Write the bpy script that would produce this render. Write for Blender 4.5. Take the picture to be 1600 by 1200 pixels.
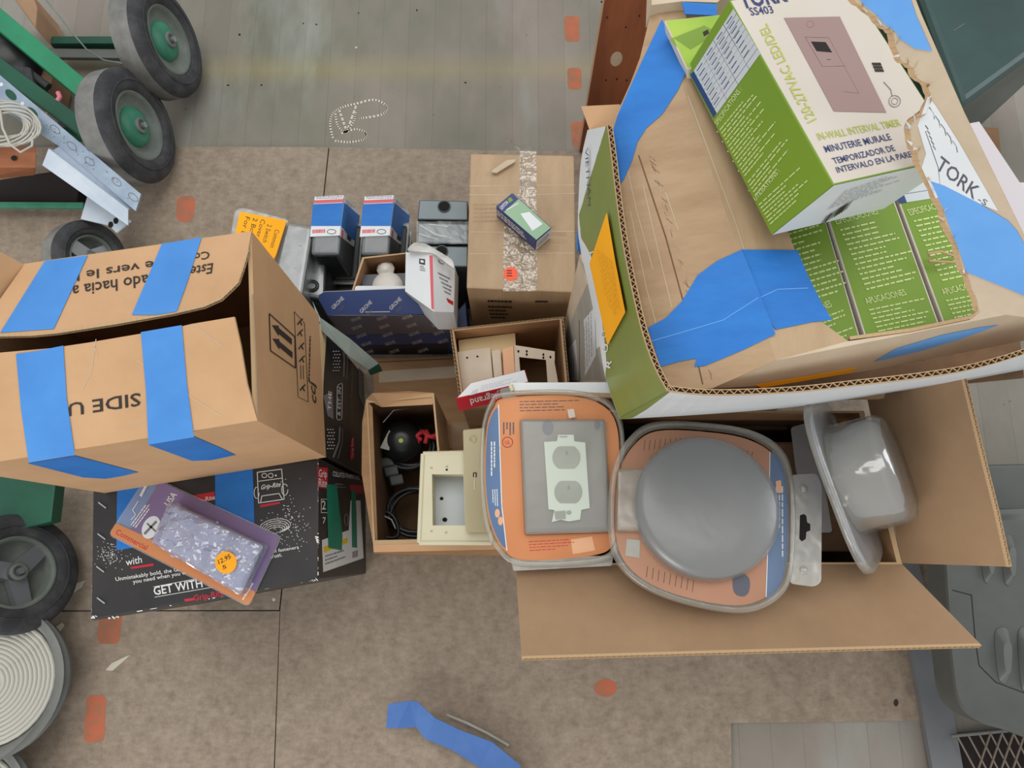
import bpy, bmesh, math, random
from mathutils import Vector as V
random.seed(7)
sc = bpy.context.scene
for o in list(bpy.data.objects): bpy.data.objects.remove(o)

# ---------------------------------------------------------------- camera, light, exposure
H = 1.4; F = 1150.0; TH = math.atan(270 / F)
cam = bpy.data.objects.new('camera', bpy.data.cameras.new('camera'))
sc.collection.objects.link(cam); sc.camera = cam
cam.location = (0, 0, H); cam.rotation_euler = (TH, 0, 0)
cam.data.sensor_fit = 'HORIZONTAL'; cam.data.sensor_width = 36; cam.data.lens = 36 * F / 1600
cam.data.clip_start = 0.02
w = bpy.data.worlds.new('world'); sc.world = w; w.use_nodes = True
w.node_tree.nodes['Background'].inputs[0].default_value = (0.98, 0.99, 1.0, 1)
w.node_tree.nodes['Background'].inputs[1].default_value = 0.66
def area(name, loc, target, size, power, col):
    L = bpy.data.lights.new(name, 'AREA'); L.shape = 'RECTANGLE'; L.size = size[0]; L.size_y = size[1]; L.energy = power; L.color = col
    o = bpy.data.objects.new(name, L); sc.collection.objects.link(o); o.location = loc
    o.rotation_euler = (V(target) - V(loc)).to_track_quat('-Z', 'Y').to_euler()
    return o
area('roof_daylight', (-0.2, 1.6, 4.6), (0, 0.2, 0), (3.4, 2.4), 86, (1.0, 0.98, 0.95))
area('window_daylight', (3.4, 1.2, 2.6), (0.3, 0.1, 0.5), (1.8, 1.6), 34, (0.93, 0.97, 1.0))
area('doorway_daylight', (-1.9, -2.6, 1.7), (-0.2, 0.1, 0.4), (1.8, 1.6), 46, (1.0, 0.97, 0.93))
vs = sc.view_settings; vs.view_transform = 'Standard'; vs.look = 'None'; vs.gamma = 1; vs.exposure = 0.0; vs.use_curve_mapping = False

# ---------------------------------------------------------------- geometry from the picture: rays of the camera
CAM = V((0, 0, H)); RX = V((1, 0, 0)); UY = V((0, math.cos(TH), math.sin(TH))); FW = V((0, math.sin(TH), -math.cos(TH)))
def ray(px, py): return RX * ((px - 800) / F) + UY * ((600 - py) / F) + FW
def P(px, py, z):
    d = ray(px, py); return CAM + d * ((z - H) / d.z)
def D(px, py, depth): return CAM + ray(px, py) * depth
class Pl:
    def __init__(s, a, b, c):
        s.o = a.copy(); s.n = (b - a).cross(c - a).normalized()
        if s.n.dot(CAM - a) < 0: s.n = -s.n
    def hit(s, px, py, off=0.0):
        d = ray(px, py); t = (s.o + s.n * off - CAM).dot(s.n) / d.dot(s.n); return CAM + d * t
def ZP(z): return Pl(V((0, 0, z)), V((1, 0, z)), V((0, 1, z)))

# ---------------------------------------------------------------- materials
def lin(c): return tuple((x / 255 / 12.92 if x / 255 <= 0.04045 else ((x / 255 + 0.055) / 1.055) ** 2.4) for x in c) + (1,)
MT = {}
def mat(name, col, rough=0.7, col2=None, scale=20, detail=4, metal=0, stretch=(1, 1, 1), bump=0, coat=0, spec=0.4, lo=0.35, hi=0.65):
    m = bpy.data.materials.new(name); m.use_nodes = True; nt = m.node_tree; b = nt.nodes['Principled BSDF']
    b.inputs['Base Color'].default_value = lin(col); b.inputs['Roughness'].default_value = rough
    b.inputs['Metallic'].default_value = metal; b.inputs['Specular IOR Level'].default_value = spec
    b.inputs['Coat Weight'].default_value = coat
    if col2 or bump:
        tc = nt.nodes.new('ShaderNodeTexCoord'); mp = nt.nodes.new('ShaderNodeMapping'); n = nt.nodes.new('ShaderNodeTexNoise')
        mp.inputs['Scale'].default_value = stretch; n.inputs['Scale'].default_value = scale; n.inputs['Detail'].default_value = detail
        n.inputs['Roughness'].default_value = 0.65
        nt.links.new(tc.outputs['Object'], mp.inputs[0]); nt.links.new(mp.outputs[0], n.inputs['Vector'])
        if col2:
            r = nt.nodes.new('ShaderNodeValToRGB'); r.color_ramp.elements[0].position = lo; r.color_ramp.elements[1].position = hi
            r.color_ramp.elements[0].color = lin(col); r.color_ramp.elements[1].color = lin(col2)
            nt.links.new(n.outputs['Fac'], r.inputs[0]); nt.links.new(r.outputs[0], b.inputs['Base Color'])
        if bump:
            bp = nt.nodes.new('ShaderNodeBump'); bp.inputs['Strength'].default_value = bump; bp.inputs['Distance'].default_value = 0.003
            nt.links.new(n.outputs['Fac'], bp.inputs['Height']); nt.links.new(bp.outputs[0], b.inputs['Normal'])
    MT[name] = m; return m
def clear(name, tint=(255, 255, 255), milky=0.12, gloss=0.18, rough=0.12, mcol=(225, 228, 225), bump=0.0, bscale=30):
    m = bpy.data.materials.new(name); m.use_nodes = True; nt = m.node_tree; nt.nodes.clear()
    N = nt.nodes.new; out = N('ShaderNodeOutputMaterial'); tr = N('ShaderNodeBsdfTransparent'); gl = N('ShaderNodeBsdfGlossy'); df = N('ShaderNodeBsdfDiffuse')
    tr.inputs[0].default_value = lin(tint); gl.inputs['Roughness'].default_value = rough; df.inputs[0].default_value = lin(mcol)
    lw = N('ShaderNodeLayerWeight'); lw.inputs[0].default_value = 0.35; mm = N('ShaderNodeMath'); mm.operation = 'MULTIPLY_ADD'
    mm.inputs[1].default_value = 0.38; mm.inputs[2].default_value = gloss * 0.3
    nt.links.new(lw.outputs['Facing'], mm.inputs[0])
    a = N('ShaderNodeMixShader'); a.inputs[0].default_value = milky; nt.links.new(tr.outputs[0], a.inputs[1]); nt.links.new(df.outputs[0], a.inputs[2])
    b = N('ShaderNodeMixShader'); nt.links.new(mm.outputs[0], b.inputs[0]); nt.links.new(a.outputs[0], b.inputs[1]); nt.links.new(gl.outputs[0], b.inputs[2])
    if bump:
        n = N('ShaderNodeTexNoise'); n.inputs['Scale'].default_value = bscale; tc = N('ShaderNodeTexCoord'); nt.links.new(tc.outputs['Object'], n.inputs['Vector'])
        bp = N('ShaderNodeBump'); bp.inputs['Strength'].default_value = bump; bp.inputs['Distance'].default_value = 0.01
        nt.links.new(n.outputs['Fac'], bp.inputs['Height']); nt.links.new(bp.outputs[0], gl.inputs['Normal']); nt.links.new(bp.outputs[0], df.inputs['Normal'])
    nt.links.new(b.outputs[0], out.inputs[0]); MT[name] = m; return m

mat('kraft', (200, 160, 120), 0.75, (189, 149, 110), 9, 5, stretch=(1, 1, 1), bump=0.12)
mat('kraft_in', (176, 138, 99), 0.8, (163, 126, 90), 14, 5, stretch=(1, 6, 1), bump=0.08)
mat('kraft_old', (176, 148, 116), 0.6, (160, 131, 99), 12, 6, stretch=(1, 4, 1), bump=0.25)
mat('kraft_old2', (184, 157, 124), 0.55, (168, 141, 109), 8, 6, stretch=(3, 1, 1), bump=0.3)
mat('kraft_pale', (205, 188, 164), 0.65, (190, 172, 147), 12, 5, bump=0.2)
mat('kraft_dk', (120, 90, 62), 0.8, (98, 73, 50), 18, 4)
mat('flute', (188, 158, 120), 0.85)
mat('flute_dark', (66, 50, 36), 0.95)
mat('blue_tape', (34, 120, 202), 0.55, (28, 108, 190), 14, 4, bump=0.25, stretch=(1, 3, 1))
mat('blue_tape_lt', (112, 172, 236), 0.6, (98, 160, 228), 10, 4, bump=0.2)
mat('blue_tape_mid', (74, 142, 214), 0.6, (64, 130, 202), 10, 4, bump=0.2)
mat('kraft_shaded', (160, 130, 99), 0.78, (148, 119, 90), 9, 5, bump=0.1)  # big carton's kraft, darkened so its colour carries the dim shade over it
mat('green_tape', (18, 128, 104), 0.55, (14, 116, 94), 20, 3, bump=0.1)
mat('orange_note', (255, 178, 8), 0.7, (250, 168, 2), 6, 2)
mat('black_print', (34, 33, 34), 0.45, (42, 41, 42), 20, 3)
mat('black_card', (38, 37, 38), 0.42, (50, 48, 48), 9, 6, bump=0.08)
mat('ink', (50, 42, 36), 0.7)
mat('ink_grey', (92, 92, 104), 0.7)
mat('ink_navy', (56, 66, 110), 0.7)
mat('white_ink', (225, 225, 222), 0.6)
mat('grey_ink', (120, 118, 118), 0.6)
mat('red_ink', (196, 34, 52), 0.5)
mat('yellow_ink', (226, 196, 30), 0.6)
mat('white_card', (226, 230, 232), 0.5, (216, 221, 224), 6, 3)
mat('cream_card', (208, 199, 188), 0.45, (198, 189, 178), 5, 2)
mat('grey_label', (176, 174, 164), 0.6, (156, 153, 143), 9, 4)
mat('green_card', (118, 150, 44), 0.45, (110, 142, 40), 5, 2)
mat('green_carton', (128, 142, 66), 0.42, (118, 132, 58), 7, 3)
mat('lime_card', (168, 196, 68), 0.4, (120, 164, 40), 14, 2)
mat('photo_mauve', (158, 132, 127), 0.5, (148, 122, 118), 4, 1)
mat('photo_mauve_dk', (122, 98, 94), 0.5)
mat('lime_text', (176, 186, 84), 0.6)
mat('pale_green_text', (200, 214, 146), 0.6)
mat('table_grey', (196, 202, 206), 0.5)
mat('table_blue', (34, 66, 118), 0.5)
mat('navy', (40, 58, 112), 0.4, (34, 50, 100), 6, 2)
mat('navy_lid', (74, 92, 146), 0.4, (62, 80, 132), 5, 2)
mat('panel_mid', (112, 110, 122), 0.5)
mat('navy_mid', (54, 78, 150), 0.45)
mat('navy_shade', (20, 24, 48), 0.45)
mat('grey_panel', (94, 98, 106), 0.45, (82, 84, 90), 6, 2)
mat('pack_red', (214, 96, 104), 0.5)
mat('pvc', (134, 146, 150), 0.45, (126, 138, 142), 14, 3)
mat('pvc_lt', (142, 139, 130), 0.4, (126, 123, 115), 8, 3)
mat('pvc_dark', (84, 92, 98), 0.5, (72, 80, 86), 10, 3)
mat('hole', (24, 22, 20), 0.9)
mat('cream_plastic', (208, 202, 172), 0.45, (198, 192, 162), 6, 2)
mat('beige_plastic', (176, 166, 132), 0.5, (166, 156, 122), 6, 2)
mat('beige_box', (222, 198, 150), 0.6, (214, 188, 140), 6, 2)
mat('steel_beige', (208, 196, 176), 0.5, (196, 176, 150), 9, 3)
mat('zinc', (176, 192, 208), 0.38, (150, 168, 188), 18, 5, metal=0.55)
mat('zinc_white', (206, 216, 226), 0.45, (186, 200, 214), 10, 4, metal=0.2)
mat('grey_green_metal', (150, 160, 152), 0.5, (118, 130, 124), 7, 3, metal=0.2)
mat('green_paint', (42, 138, 98), 0.45, (34, 116, 84), 10, 5)
mat('green_paint_dk', (32, 92, 70), 0.5, (28, 78, 60), 10, 5)
mat('dark_green', (30, 54, 52), 0.4, (46, 76, 72), 4, 4, stretch=(1, 1, 1), coat=0.2)
mat('rubber', (52, 53, 56), 0.75, (78, 79, 80), 26, 6, bump=0.2, lo=0.42, hi=0.7)
mat('tread', (134, 134, 130), 0.85, (108, 108, 106), 22, 6, bump=0.2)
mat('wheel_rim', (96, 104, 98), 0.55, (118, 124, 116), 16, 5)
mat('hub_green', (68, 140, 112), 0.45, (52, 118, 94), 18, 4)
mat('chrome', (190, 196, 200), 0.3, metal=0.8)
mat('grey_paint', (118, 120, 116), 0.55, (104, 106, 102), 12, 5)
mat('wood', (176, 116, 82), 0.7, (150, 92, 62), 6, 5, stretch=(1, 8, 1))
mat('ply', (168, 102, 66), 0.65, (132, 76, 48), 5, 6, stretch=(3, 1, 0.5), bump=0.05)
mat('ply_edge', (188, 150, 116), 0.8)
mat('tan_wood', (176, 142, 112), 0.7, (158, 124, 94), 10, 4)
mat('white_wire', (184, 182, 172), 0.5)
mat('black_plastic', (30, 31, 32), 0.35, (40, 41, 42), 20, 3)
mat('cable_red', (190, 44, 52), 0.5)
mat('pink', (224, 128, 142), 0.5)
mat('seat_grey', (84, 87, 84), 0.45, (74, 77, 74), 8, 4)
mat('seat_light', (98, 101, 98), 0.4, (88, 91, 88), 8, 4)
mat('strip_grey', (112, 114, 116), 0.6, (102, 104, 106), 8, 4)
mat('mesh_metal', (124, 112, 100), 0.6, metal=0.3)
mat('pit', (38, 32, 30), 0.9)
mat('orange_card', (212, 142, 92), 0.5, (202, 128, 78), 5, 2)
mat('peach', (226, 172, 130), 0.5)
mat('salmon_card', (180, 132, 104), 0.5, (170, 122, 95), 5, 2)
mat('blue_card', (92, 122, 162), 0.5, (82, 110, 150), 5, 2)
mat('slate_card', (96, 116, 146), 0.5)
mat('duplex_white', (196, 208, 192), 0.4)
mat('duplex_in', (150, 156, 140), 0.5, (134, 138, 124), 10, 2)
mat('grey_cover', (94, 95, 94), 0.5, (104, 104, 101), 5, 3, lo=0.4, hi=0.7)
mat('tray_grey', (126, 124, 114), 0.4, (112, 109, 100), 6, 3)
mat('purple_card', (132, 112, 152), 0.5, (122, 102, 142), 6, 2)
mat('lilac', (176, 182, 208), 0.35, (140, 146, 176), 34, 5, lo=0.4, hi=0.62, bump=0.4)
mat('orange_dot', (252, 104, 72), 0.7)
mat('sticker', (252, 172, 24), 0.7)
mat('sage_card', (150, 184, 152), 0.5, (138, 174, 140), 6, 2)
mat('paint_orange', (184, 104, 74), 0.85, (146, 108, 86), 34, 7, lo=0.42, hi=0.66)
mat('debris', (200, 192, 176), 0.8)
mat('tape_dim', (70, 112, 176), 0.6, (60, 100, 164), 10, 3)
mat('pinkish', (212, 206, 210), 0.6)
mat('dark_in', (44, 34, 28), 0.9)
mat('pearl', (220, 214, 206), 0.3)
clear('clear', milky=0.10, gloss=0.16, rough=0.34, bump=0.12)
clear('clear_shell', milky=0.34, gloss=0.25, rough=0.32, mcol=(172, 166, 150), bump=0.3)
clear('clear_gloss', milky=0.10, gloss=0.5, rough=0.15, bump=0.5)
clear('clear_milk', milky=0.40, gloss=0.3, rough=0.3, mcol=(186, 184, 174), bump=0.3)
clear('clear_grey', milky=0.40, gloss=0.4, rough=0.26, mcol=(146, 148, 148), bump=0.3, bscale=14)
clear('clear_tape', milky=0.12, gloss=0.25, rough=0.28, mcol=(214, 198, 170), bump=0.9, bscale=60)
clear('clear_lilac', milky=0.35, gloss=0.45, rough=0.2, mcol=(186, 192, 220), bump=0.9, bscale=50)

# fluted text-like wear: scratches for scuffed paper
def floor_mat(name, plank):
    m = bpy.data.materials.new(name); m.use_nodes = True; nt = m.node_tree; b = nt.nodes['Principled BSDF']; N = nt.nodes.new; L = nt.links.new
    geo = N('ShaderNodeNewGeometry'); sep = N('ShaderNodeSeparateXYZ'); L(geo.outputs['Position'], sep.inputs[0])
    def noise(scale, detail=5, stretch=(1, 1, 1), rough=0.6):
        mp = N('ShaderNodeMapping'); mp.inputs['Scale'].default_value = stretch; L(geo.outputs['Position'], mp.inputs[0])
        n = N('ShaderNodeTexNoise'); n.inputs['Scale'].default_value = scale; n.inputs['Detail'].default_value = detail; n.inputs['Roughness'].default_value = rough
        L(mp.outputs[0], n.inputs['Vector']); return n.outputs['Fac']
    def ramp(f, a, b_, lo=0.3, hi=0.7):
        r = N('ShaderNodeValToRGB'); r.color_ramp.elements[0].position = lo; r.color_ramp.elements[1].position = hi
        r.color_ramp.elements[0].color = lin(a); r.color_ramp.elements[1].color = lin(b_); L(f, r.inputs[0]); return r.outputs[0]
    def mix(f, a, b_, mode='MIX'):
        x = N('ShaderNodeMix'); x.data_type = 'RGBA'; x.blend_type = mode
        if isinstance(f, float): x.inputs[0].default_value = f
        else: L(f, x.inputs[0])
        L(a, x.inputs[6]); L(b_, x.inputs[7]); return x.outputs[2]
    def math_(op, a, b_=None, c=None):
        x = N('ShaderNodeMath'); x.operation = op
        for i, v in enumerate((a, b_, c)):
            if v is None: continue
            if isinstance(v, (int, float)): x.inputs[i].default_value = v
            else: L(v, x.inputs[i])
        return x.outputs[0]
    if plank:
        base = ramp(noise(2.2, 6, (1, 0.6, 1)), (116, 116, 102), (150, 141, 132), 0.36, 0.6)
        pale = ramp(noise(3.0, 5, (1.6, 0.5, 1)), (0, 0, 0), (255, 255, 255), 0.55, 0.72)
        base = mix(math_('MULTIPLY', pale, 0.75), base, ramp(noise(9), (150, 156, 148), (160, 164, 156)))
        # boards 57 mm wide running away from the camera, each its own shade
        idx = math_('FLOOR', math_('DIVIDE', sep.outputs[0], 0.057)); wn = N('ShaderNodeTexWhiteNoise'); wn.noise_dimensions = '1D'; L(idx, wn.inputs['W'])
        shade = math_('MULTIPLY_ADD', wn.outputs['Value'], 0.10, 0.86)
        cmb = N('ShaderNodeCombineColor'); [L(shade, cmb.inputs[i]) for i in range(3)]
        base = mix(1.0, base, cmb.outputs[0], 'MULTIPLY')
        fr = math_('FRACT', math_('DIVIDE', sep.outputs[0], 0.057)); line = math_('LESS_THAN', fr, 0.02)
        base = mix(math_('MULTIPLY', math_('MULTIPLY', line, noise(4, 3)), 0.55), base, ramp(noise(5), (56, 52, 46), (66, 62, 54)))
        # worn yellow stripe across the boards
        yy = math_('ABSOLUTE', math_('SUBTRACT', sep.outputs[1], 1.035)); st = math_('SUBTRACT', 1, math_('MINIMUM', 1, math_('DIVIDE', yy, 0.045)))
        st = math_('MULTIPLY', math_('MULTIPLY', st, noise(2.5, 5)), 0.42)
        base = mix(st, base, ramp(noise(4), (170, 158, 84), (178, 160, 96)))
        speck = ramp(noise(70, 2), (255, 255, 255), (70, 64, 58), 0.74, 0.8)
        base = mix(0.6, base, mix(1.0, base, speck, 'MULTIPLY'))
    else:
        base = ramp(noise(3.2, 7, (1, 1, 1), 0.7), (126, 111, 96), (152, 138, 121), 0.34, 0.66)
        base = mix(0.45, base, ramp(noise(34, 6, (1.3, 1, 1), 0.75), (112, 98, 84), (176, 160, 142), 0.36, 0.64))
        tex = ramp(noise(120, 4, (0.5, 1, 1)), (120, 104, 90), (168, 154, 136), 0.35, 0.65)
        base = mix(0.25, base, tex)
    L(base, b.inputs['Base Color']); b.inputs['Roughness'].default_value = 0.62; b.inputs['Specular IOR Level'].default_value = 0.3
    bp = N('ShaderNodeBump'); bp.inputs['Strength'].default_value = 0.35; bp.inputs['Distance'].default_value = 0.002
    L(noise(60, 6), bp.inputs['Height']); L(bp.outputs[0], b.inputs['Normal'])
    MT[name] = m
floor_mat('planks', True); floor_mat('hardboard', False)

# ---------------------------------------------------------------- mesh builder
OFF = {}
FONT = {}
def glyphs(s, bold=0.0):
    bold *= 0.4; k = (s, bold)
    if k in FONT: return FONT[k]
    c = bpy.data.curves.new('t', 'FONT'); c.body = s; c.resolution_u = 2; c.offset = bold; c.size = 1
    o = bpy.data.objects.new('t', c); me = bpy.data.meshes.new_from_object(o)
    vs_ = [v.co.copy() for v in me.vertices]; fs = [tuple(p.vertices) for p in me.polygons]
    bpy.data.objects.remove(o); bpy.data.curves.remove(c); bpy.data.meshes.remove(me)
    x0 = min(v.x for v in vs_); x1 = max(v.x for v in vs_); y1 = 0.7; y0 = 0.0
    FONT[k] = ([((v.x - x0) / (x1 - x0), (v.y - y0) / (y1 - y0)) for v in vs_], fs); return FONT[k]
class M:
    def __init__(s): s.v = []; s.f = []; s.m = []; s.sm = []; s.mats = []
    def mi(s, m):
        if m not in s.mats: s.mats.append(m)
        return s.mats.index(m)
    def add(s, vs_, fs, m, smooth=False):
        b = len(s.v); s.v += [V(v) for v in vs_]
        for f in fs: s.f.append(tuple(b + i for i in f)); s.m.append(s.mi(m)); s.sm.append(smooth)
        return s
    def prism(s, pts, vec, m, side=None):
        n = len(pts); q = [p + vec for p in pts]
        s.add(pts, [tuple(range(n))], m); s.add(q, [tuple(range(n))], side or m)
        s.add(pts + q, [(i, (i + 1) % n, n + (i + 1) % n, n + i) for i in range(n)], side or m); return s
    def hexa(s, t, b, m, bevel=0.0, seg=2, topm=None):
        bm = bmesh.new(); vv = [bm.verts.new(p) for p in list(t) + list(b)]
        F_ = [bm.faces.new([vv[i] for i in f]) for f in ((0, 1, 2, 3), (7, 6, 5, 4), (0, 4, 5, 1), (1, 5, 6, 2), (2, 6, 7, 3), (3, 7, 4, 0))]
        F_[0].material_index = 1
        if bevel: bmesh.ops.bevel(bm, geom=list(bm.edges), offset=bevel, segments=seg, affect='EDGES', profile=0.6)
        bm.verts.ensure_lookup_table(); bm.verts.index_update()
        vs_ = [v.co.copy() for v in bm.verts]
        for k, mm in ((0, m), (1, topm or m)):
            s.add(vs_ if True else [], [tuple(v.index for v in f.verts) for f in bm.faces if f.material_index == k], mm)
        bm.free(); return s
    def tube(s, pts, r, m, n=8, closed=False, cap=True):
        pts = [V(p) for p in pts]; L_ = len(pts); rings = []; up = None
        for i, p in enumerate(pts):
            a = pts[(i - 1) % L_] if (i or closed) else p; b = pts[(i + 1) % L_] if (i < L_ - 1 or closed) else p
            t = (b - a).normalized()
            if up is None: up = t.orthogonal().normalized()
            up = (up - t * up.dot(t)).normalized(); sd = t.cross(up)
            rings.append([p + (up * math.cos(2 * math.pi * k / n) + sd * math.sin(2 * math.pi * k / n)) * r for k in range(n)])
        vs_ = [v for q in rings for v in q]; fs = []
        for i in range(L_ if closed else L_ - 1):
            j = (i + 1) % L_
            for k in range(n): fs.append((i * n + k, i * n + (k + 1) % n, j * n + (k + 1) % n, j * n + k))
        s.add(vs_, fs, m, True)
        if cap and not closed: s.add(rings[0], [tuple(range(n))], m); s.add(rings[-1], [tuple(range(n))], m)
        return s
    def lathe(s, prof, c, ax, m, n=40, closed=False):
        ax = V(ax).normalized(); u = ax.orthogonal().normalized(); w_ = ax.cross(u); k = len(prof)
        vs_ = [c + ax * h + (u * math.cos(2 * math.pi * i / n) + w_ * math.sin(2 * math.pi * i / n)) * max(r, 1e-5) for i in range(n) for r, h in prof]
        fs = [(i * k + j, ((i + 1) % n) * k + j, ((i + 1) % n) * k + (j + 1) % k, i * k + (j + 1) % k) for i in range(n) for j in range(k if closed else k - 1)]
        s.add(vs_, fs, m, True); return s
    def flute(s, pts, D_, N_, t, pitch=0.0065, depth=0.003, m='flute'):
        "corrugated edge: two liners and the zigzag between them; D_ outward, N_ board thickness direction"
        D_ = D_.normalized() * depth; N_ = N_.normalized() * t; zig = []; sgn = 0
        for a, b in zip(pts, pts[1:]):
            k = max(1, round((b - a).length / (pitch / 2)))
            for i in range(k): zig.append(a.lerp(b, i / k) + N_ * (0.1 + 0.8 * (sgn % 2))); sgn += 1
        zig.append(pts[-1] + N_ * 0.5)
        n = len(zig); e = (pts[1] - pts[0]).normalized(); 
        th = N_ * 0.16
        for o in (V((0, 0, 0)),):
            A = zig; B = [z + D_ * 0.95 for z in zig]
            s.add(A + B + [z + th for z in A] + [z + th for z in B], [(i, i + 1, n + i + 1, n + i) for i in range(n - 1)] + [(2 * n + i, 2 * n + i + 1, 3 * n + i + 1, 3 * n + i) for i in range(n - 1)] + [(n + i, n + i + 1, 3 * n + i + 1, 3 * n + i) for i in range(n - 1)], m)
        for o in (V((0, 0, 0)), N_ * 0.88):
            for a, b in zip(pts, pts[1:]): s.prism([a + o, b + o, b + o + D_, a + o + D_], N_ * 0.12, m)
        for a, b in zip(pts, pts[1:]): s.add([a, b, b + N_, a + N_], [(0, 1, 2, 3)], 'flute_dark')
        return s
    def decal(s, pl, px, m, off=0.0008, th=0.0004):
        off *= .4; pts = [pl.hit(x, y, off) for x, y in px]; return s.prism(pts, pl.n * th * .4, m)
    def text(s, pl, txt, bl, br, tl, m, off=0.0014, bold=0.015, shear=0.0):
        off *= .4; O = pl.hit(*bl, off); U = pl.hit(*br, off) - O; W_ = pl.hit(*tl, off) - O; vs_, fs = glyphs(txt, bold)
        s.add([O + U * (u + shear * v) + W_ * v for u, v in vs_], fs, m); return s
    def lines(s, pl, tl, tr, bl, n, m, off=0.0014, fill=0.45, ragged=0.5, words=True):
        "rows of small print too small to read: rows of short dashes"
        off *= .4; O = pl.hit(*tl, off); U = pl.hit(*tr, off) - O; W_ = pl.hit(*bl, off) - O
        for r in range(n):
            v0 = r / n; v1 = v0 + fill / n; end = 1 - random.random() * ragged; u = 0
            while u < end:
                du = random.uniform(0.04, 0.13); e = min(u + du, end)
                s.add([O + U * u + W_ * v0, O + U * e + W_ * v0, O + U * e + W_ * v1, O + U * u + W_ * v1], [(0, 1, 2, 3)], m); u = e + 0.02
        return s
    def stroke(s, pl, px, wpx, m, off=0.0016, closed=False):
        "a drawn line on a plane, wpx wide in the picture"
        off *= .4; pp = [V((a, b)) for a, b in px]
        if closed: pp.append(pp[0])
        for a, b in zip(pp, pp[1:]):
            d = (b - a); 
            if d.length < 1e-6: continue
            nn = V((-d.y, d.x)).normalized() * wpx / 2; e = d.normalized() * wpx * 0.2
            s.add([pl.hit(*(a + nn - e), off), pl.hit(*(b + nn + e), off), pl.hit(*(b - nn + e), off), pl.hit(*(a - nn - e), off)], [(0, 1, 2, 3)], m)
        return s
    def build(s, name, parent=None, loc=None):
        if parent is None:
            xs = [v.x for v in s.v]; ys = [v.y for v in s.v]; zs = [v.z for v in s.v]
            base = loc or V(((min(xs) + max(xs)) / 2, (min(ys) + max(ys)) / 2, min(zs)))
        else: base = OFF[parent.name]
        me = bpy.data.meshes.new(name); me.from_pydata([v - base for v in s.v], [], s.f)
        for m in s.mats: me.materials.append(MT[m])
        me.polygons.foreach_set('material_index', s.m); me.polygons.foreach_set('use_smooth', s.sm); me.update()
        bm = bmesh.new(); bm.from_mesh(me); bmesh.ops.remove_doubles(bm, verts=bm.verts, dist=1e-6) if len(s.v) < 60000 and not any(s.sm) else None
        bmesh.ops.recalc_face_normals(bm, faces=bm.faces); bm.to_mesh(me); bm.free()
        o = bpy.data.objects.new(name, me); sc.collection.objects.link(o)
        if parent is None: o.location = base
        else: o.parent = parent
        OFF[o.name] = base; return o
def tag(o, label=None, cat=None, group=None, kind=None):
    if label: o['label'] = label
    if cat: o['category'] = cat
    if group: o['group'] = group
    if kind: o['kind'] = kind
    return o
def thing(name, loc, label, cat, group=None):
    o = bpy.data.objects.new(name, None); sc.collection.objects.link(o); o.location = loc; o.empty_display_size = 0.05
    OFF[o.name] = V(loc); return tag(o, label, cat, group)
def spline(px, n=6, closed=True):
    L_ = len(px); out = []
    for i in range(L_ if closed else L_ - 1):
        g = lambda j: V(px[j % L_]) if closed else V(px[max(0, min(L_ - 1, j))])
        a, b, c, d = g(i - 1), g(i), g(i + 1), g(i + 2)
        for k in range(n):
            t = k / n; out.append(tuple(0.5 * ((2 * b) + (c - a) * t + (2 * a - 5 * b + 4 * c - d) * t * t + (-a + 3 * b - 3 * c + d) * t ** 3)))
    if not closed: out.append(tuple(px[-1]))
    return out
def rnd(px, r, n=5):
    out = []; L_ = len(px)
    for i in range(L_):
        p = V(px[i]); a = V(px[i - 1]) - p; b = V(px[(i + 1) % L_]) - p; rr = min(r, a.length / 2, b.length / 2)
        A = p + a.normalized() * rr; B = p + b.normalized() * rr
        for k in range(n + 1): t = k / n; out.append(tuple(A * (1 - t) ** 2 + p * 2 * t * (1 - t) + B * t * t))
    return out
def ell(cx, cy, rx, ry, n=32, rot=0.0):
    return [(cx + rx * math.cos(a) * math.cos(rot) - ry * math.sin(a) * math.sin(rot), cy + rx * math.cos(a) * math.sin(rot) + ry * math.sin(a) * math.cos(rot)) for a in (2 * math.pi * i / n for i in range(n))]
def up(p, z): return V((p.x, p.y, z))
def quadbox(px, zt, zb):
    "an upright box from the picture corners of its top (back-left, back-right, front-right, front-left)"
    t = [P(x, y, zt) for x, y in px]; b = [up(p, zb) for p in t]; return t, b
def faces_of(t, b):
    return dict(top=Pl(t[0], t[1], t[2]), front=Pl(t[3], t[2], b[2]), right=Pl(t[2], t[1], b[1]), left=Pl(t[0], t[3], b[3]), back=Pl(t[0], t[1], b[1]))
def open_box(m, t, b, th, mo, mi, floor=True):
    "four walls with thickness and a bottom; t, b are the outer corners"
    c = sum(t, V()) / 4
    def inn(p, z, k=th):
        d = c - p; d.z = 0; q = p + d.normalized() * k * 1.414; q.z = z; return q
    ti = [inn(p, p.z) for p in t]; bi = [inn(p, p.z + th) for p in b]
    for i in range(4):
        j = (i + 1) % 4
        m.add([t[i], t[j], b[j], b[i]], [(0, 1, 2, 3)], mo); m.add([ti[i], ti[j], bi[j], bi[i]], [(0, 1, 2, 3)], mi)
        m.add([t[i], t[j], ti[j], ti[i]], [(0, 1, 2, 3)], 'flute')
    m.add(bi, [(0, 1, 2, 3)], mi); m.add(b, [(0, 1, 2, 3)], mo); return ti, bi
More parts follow.
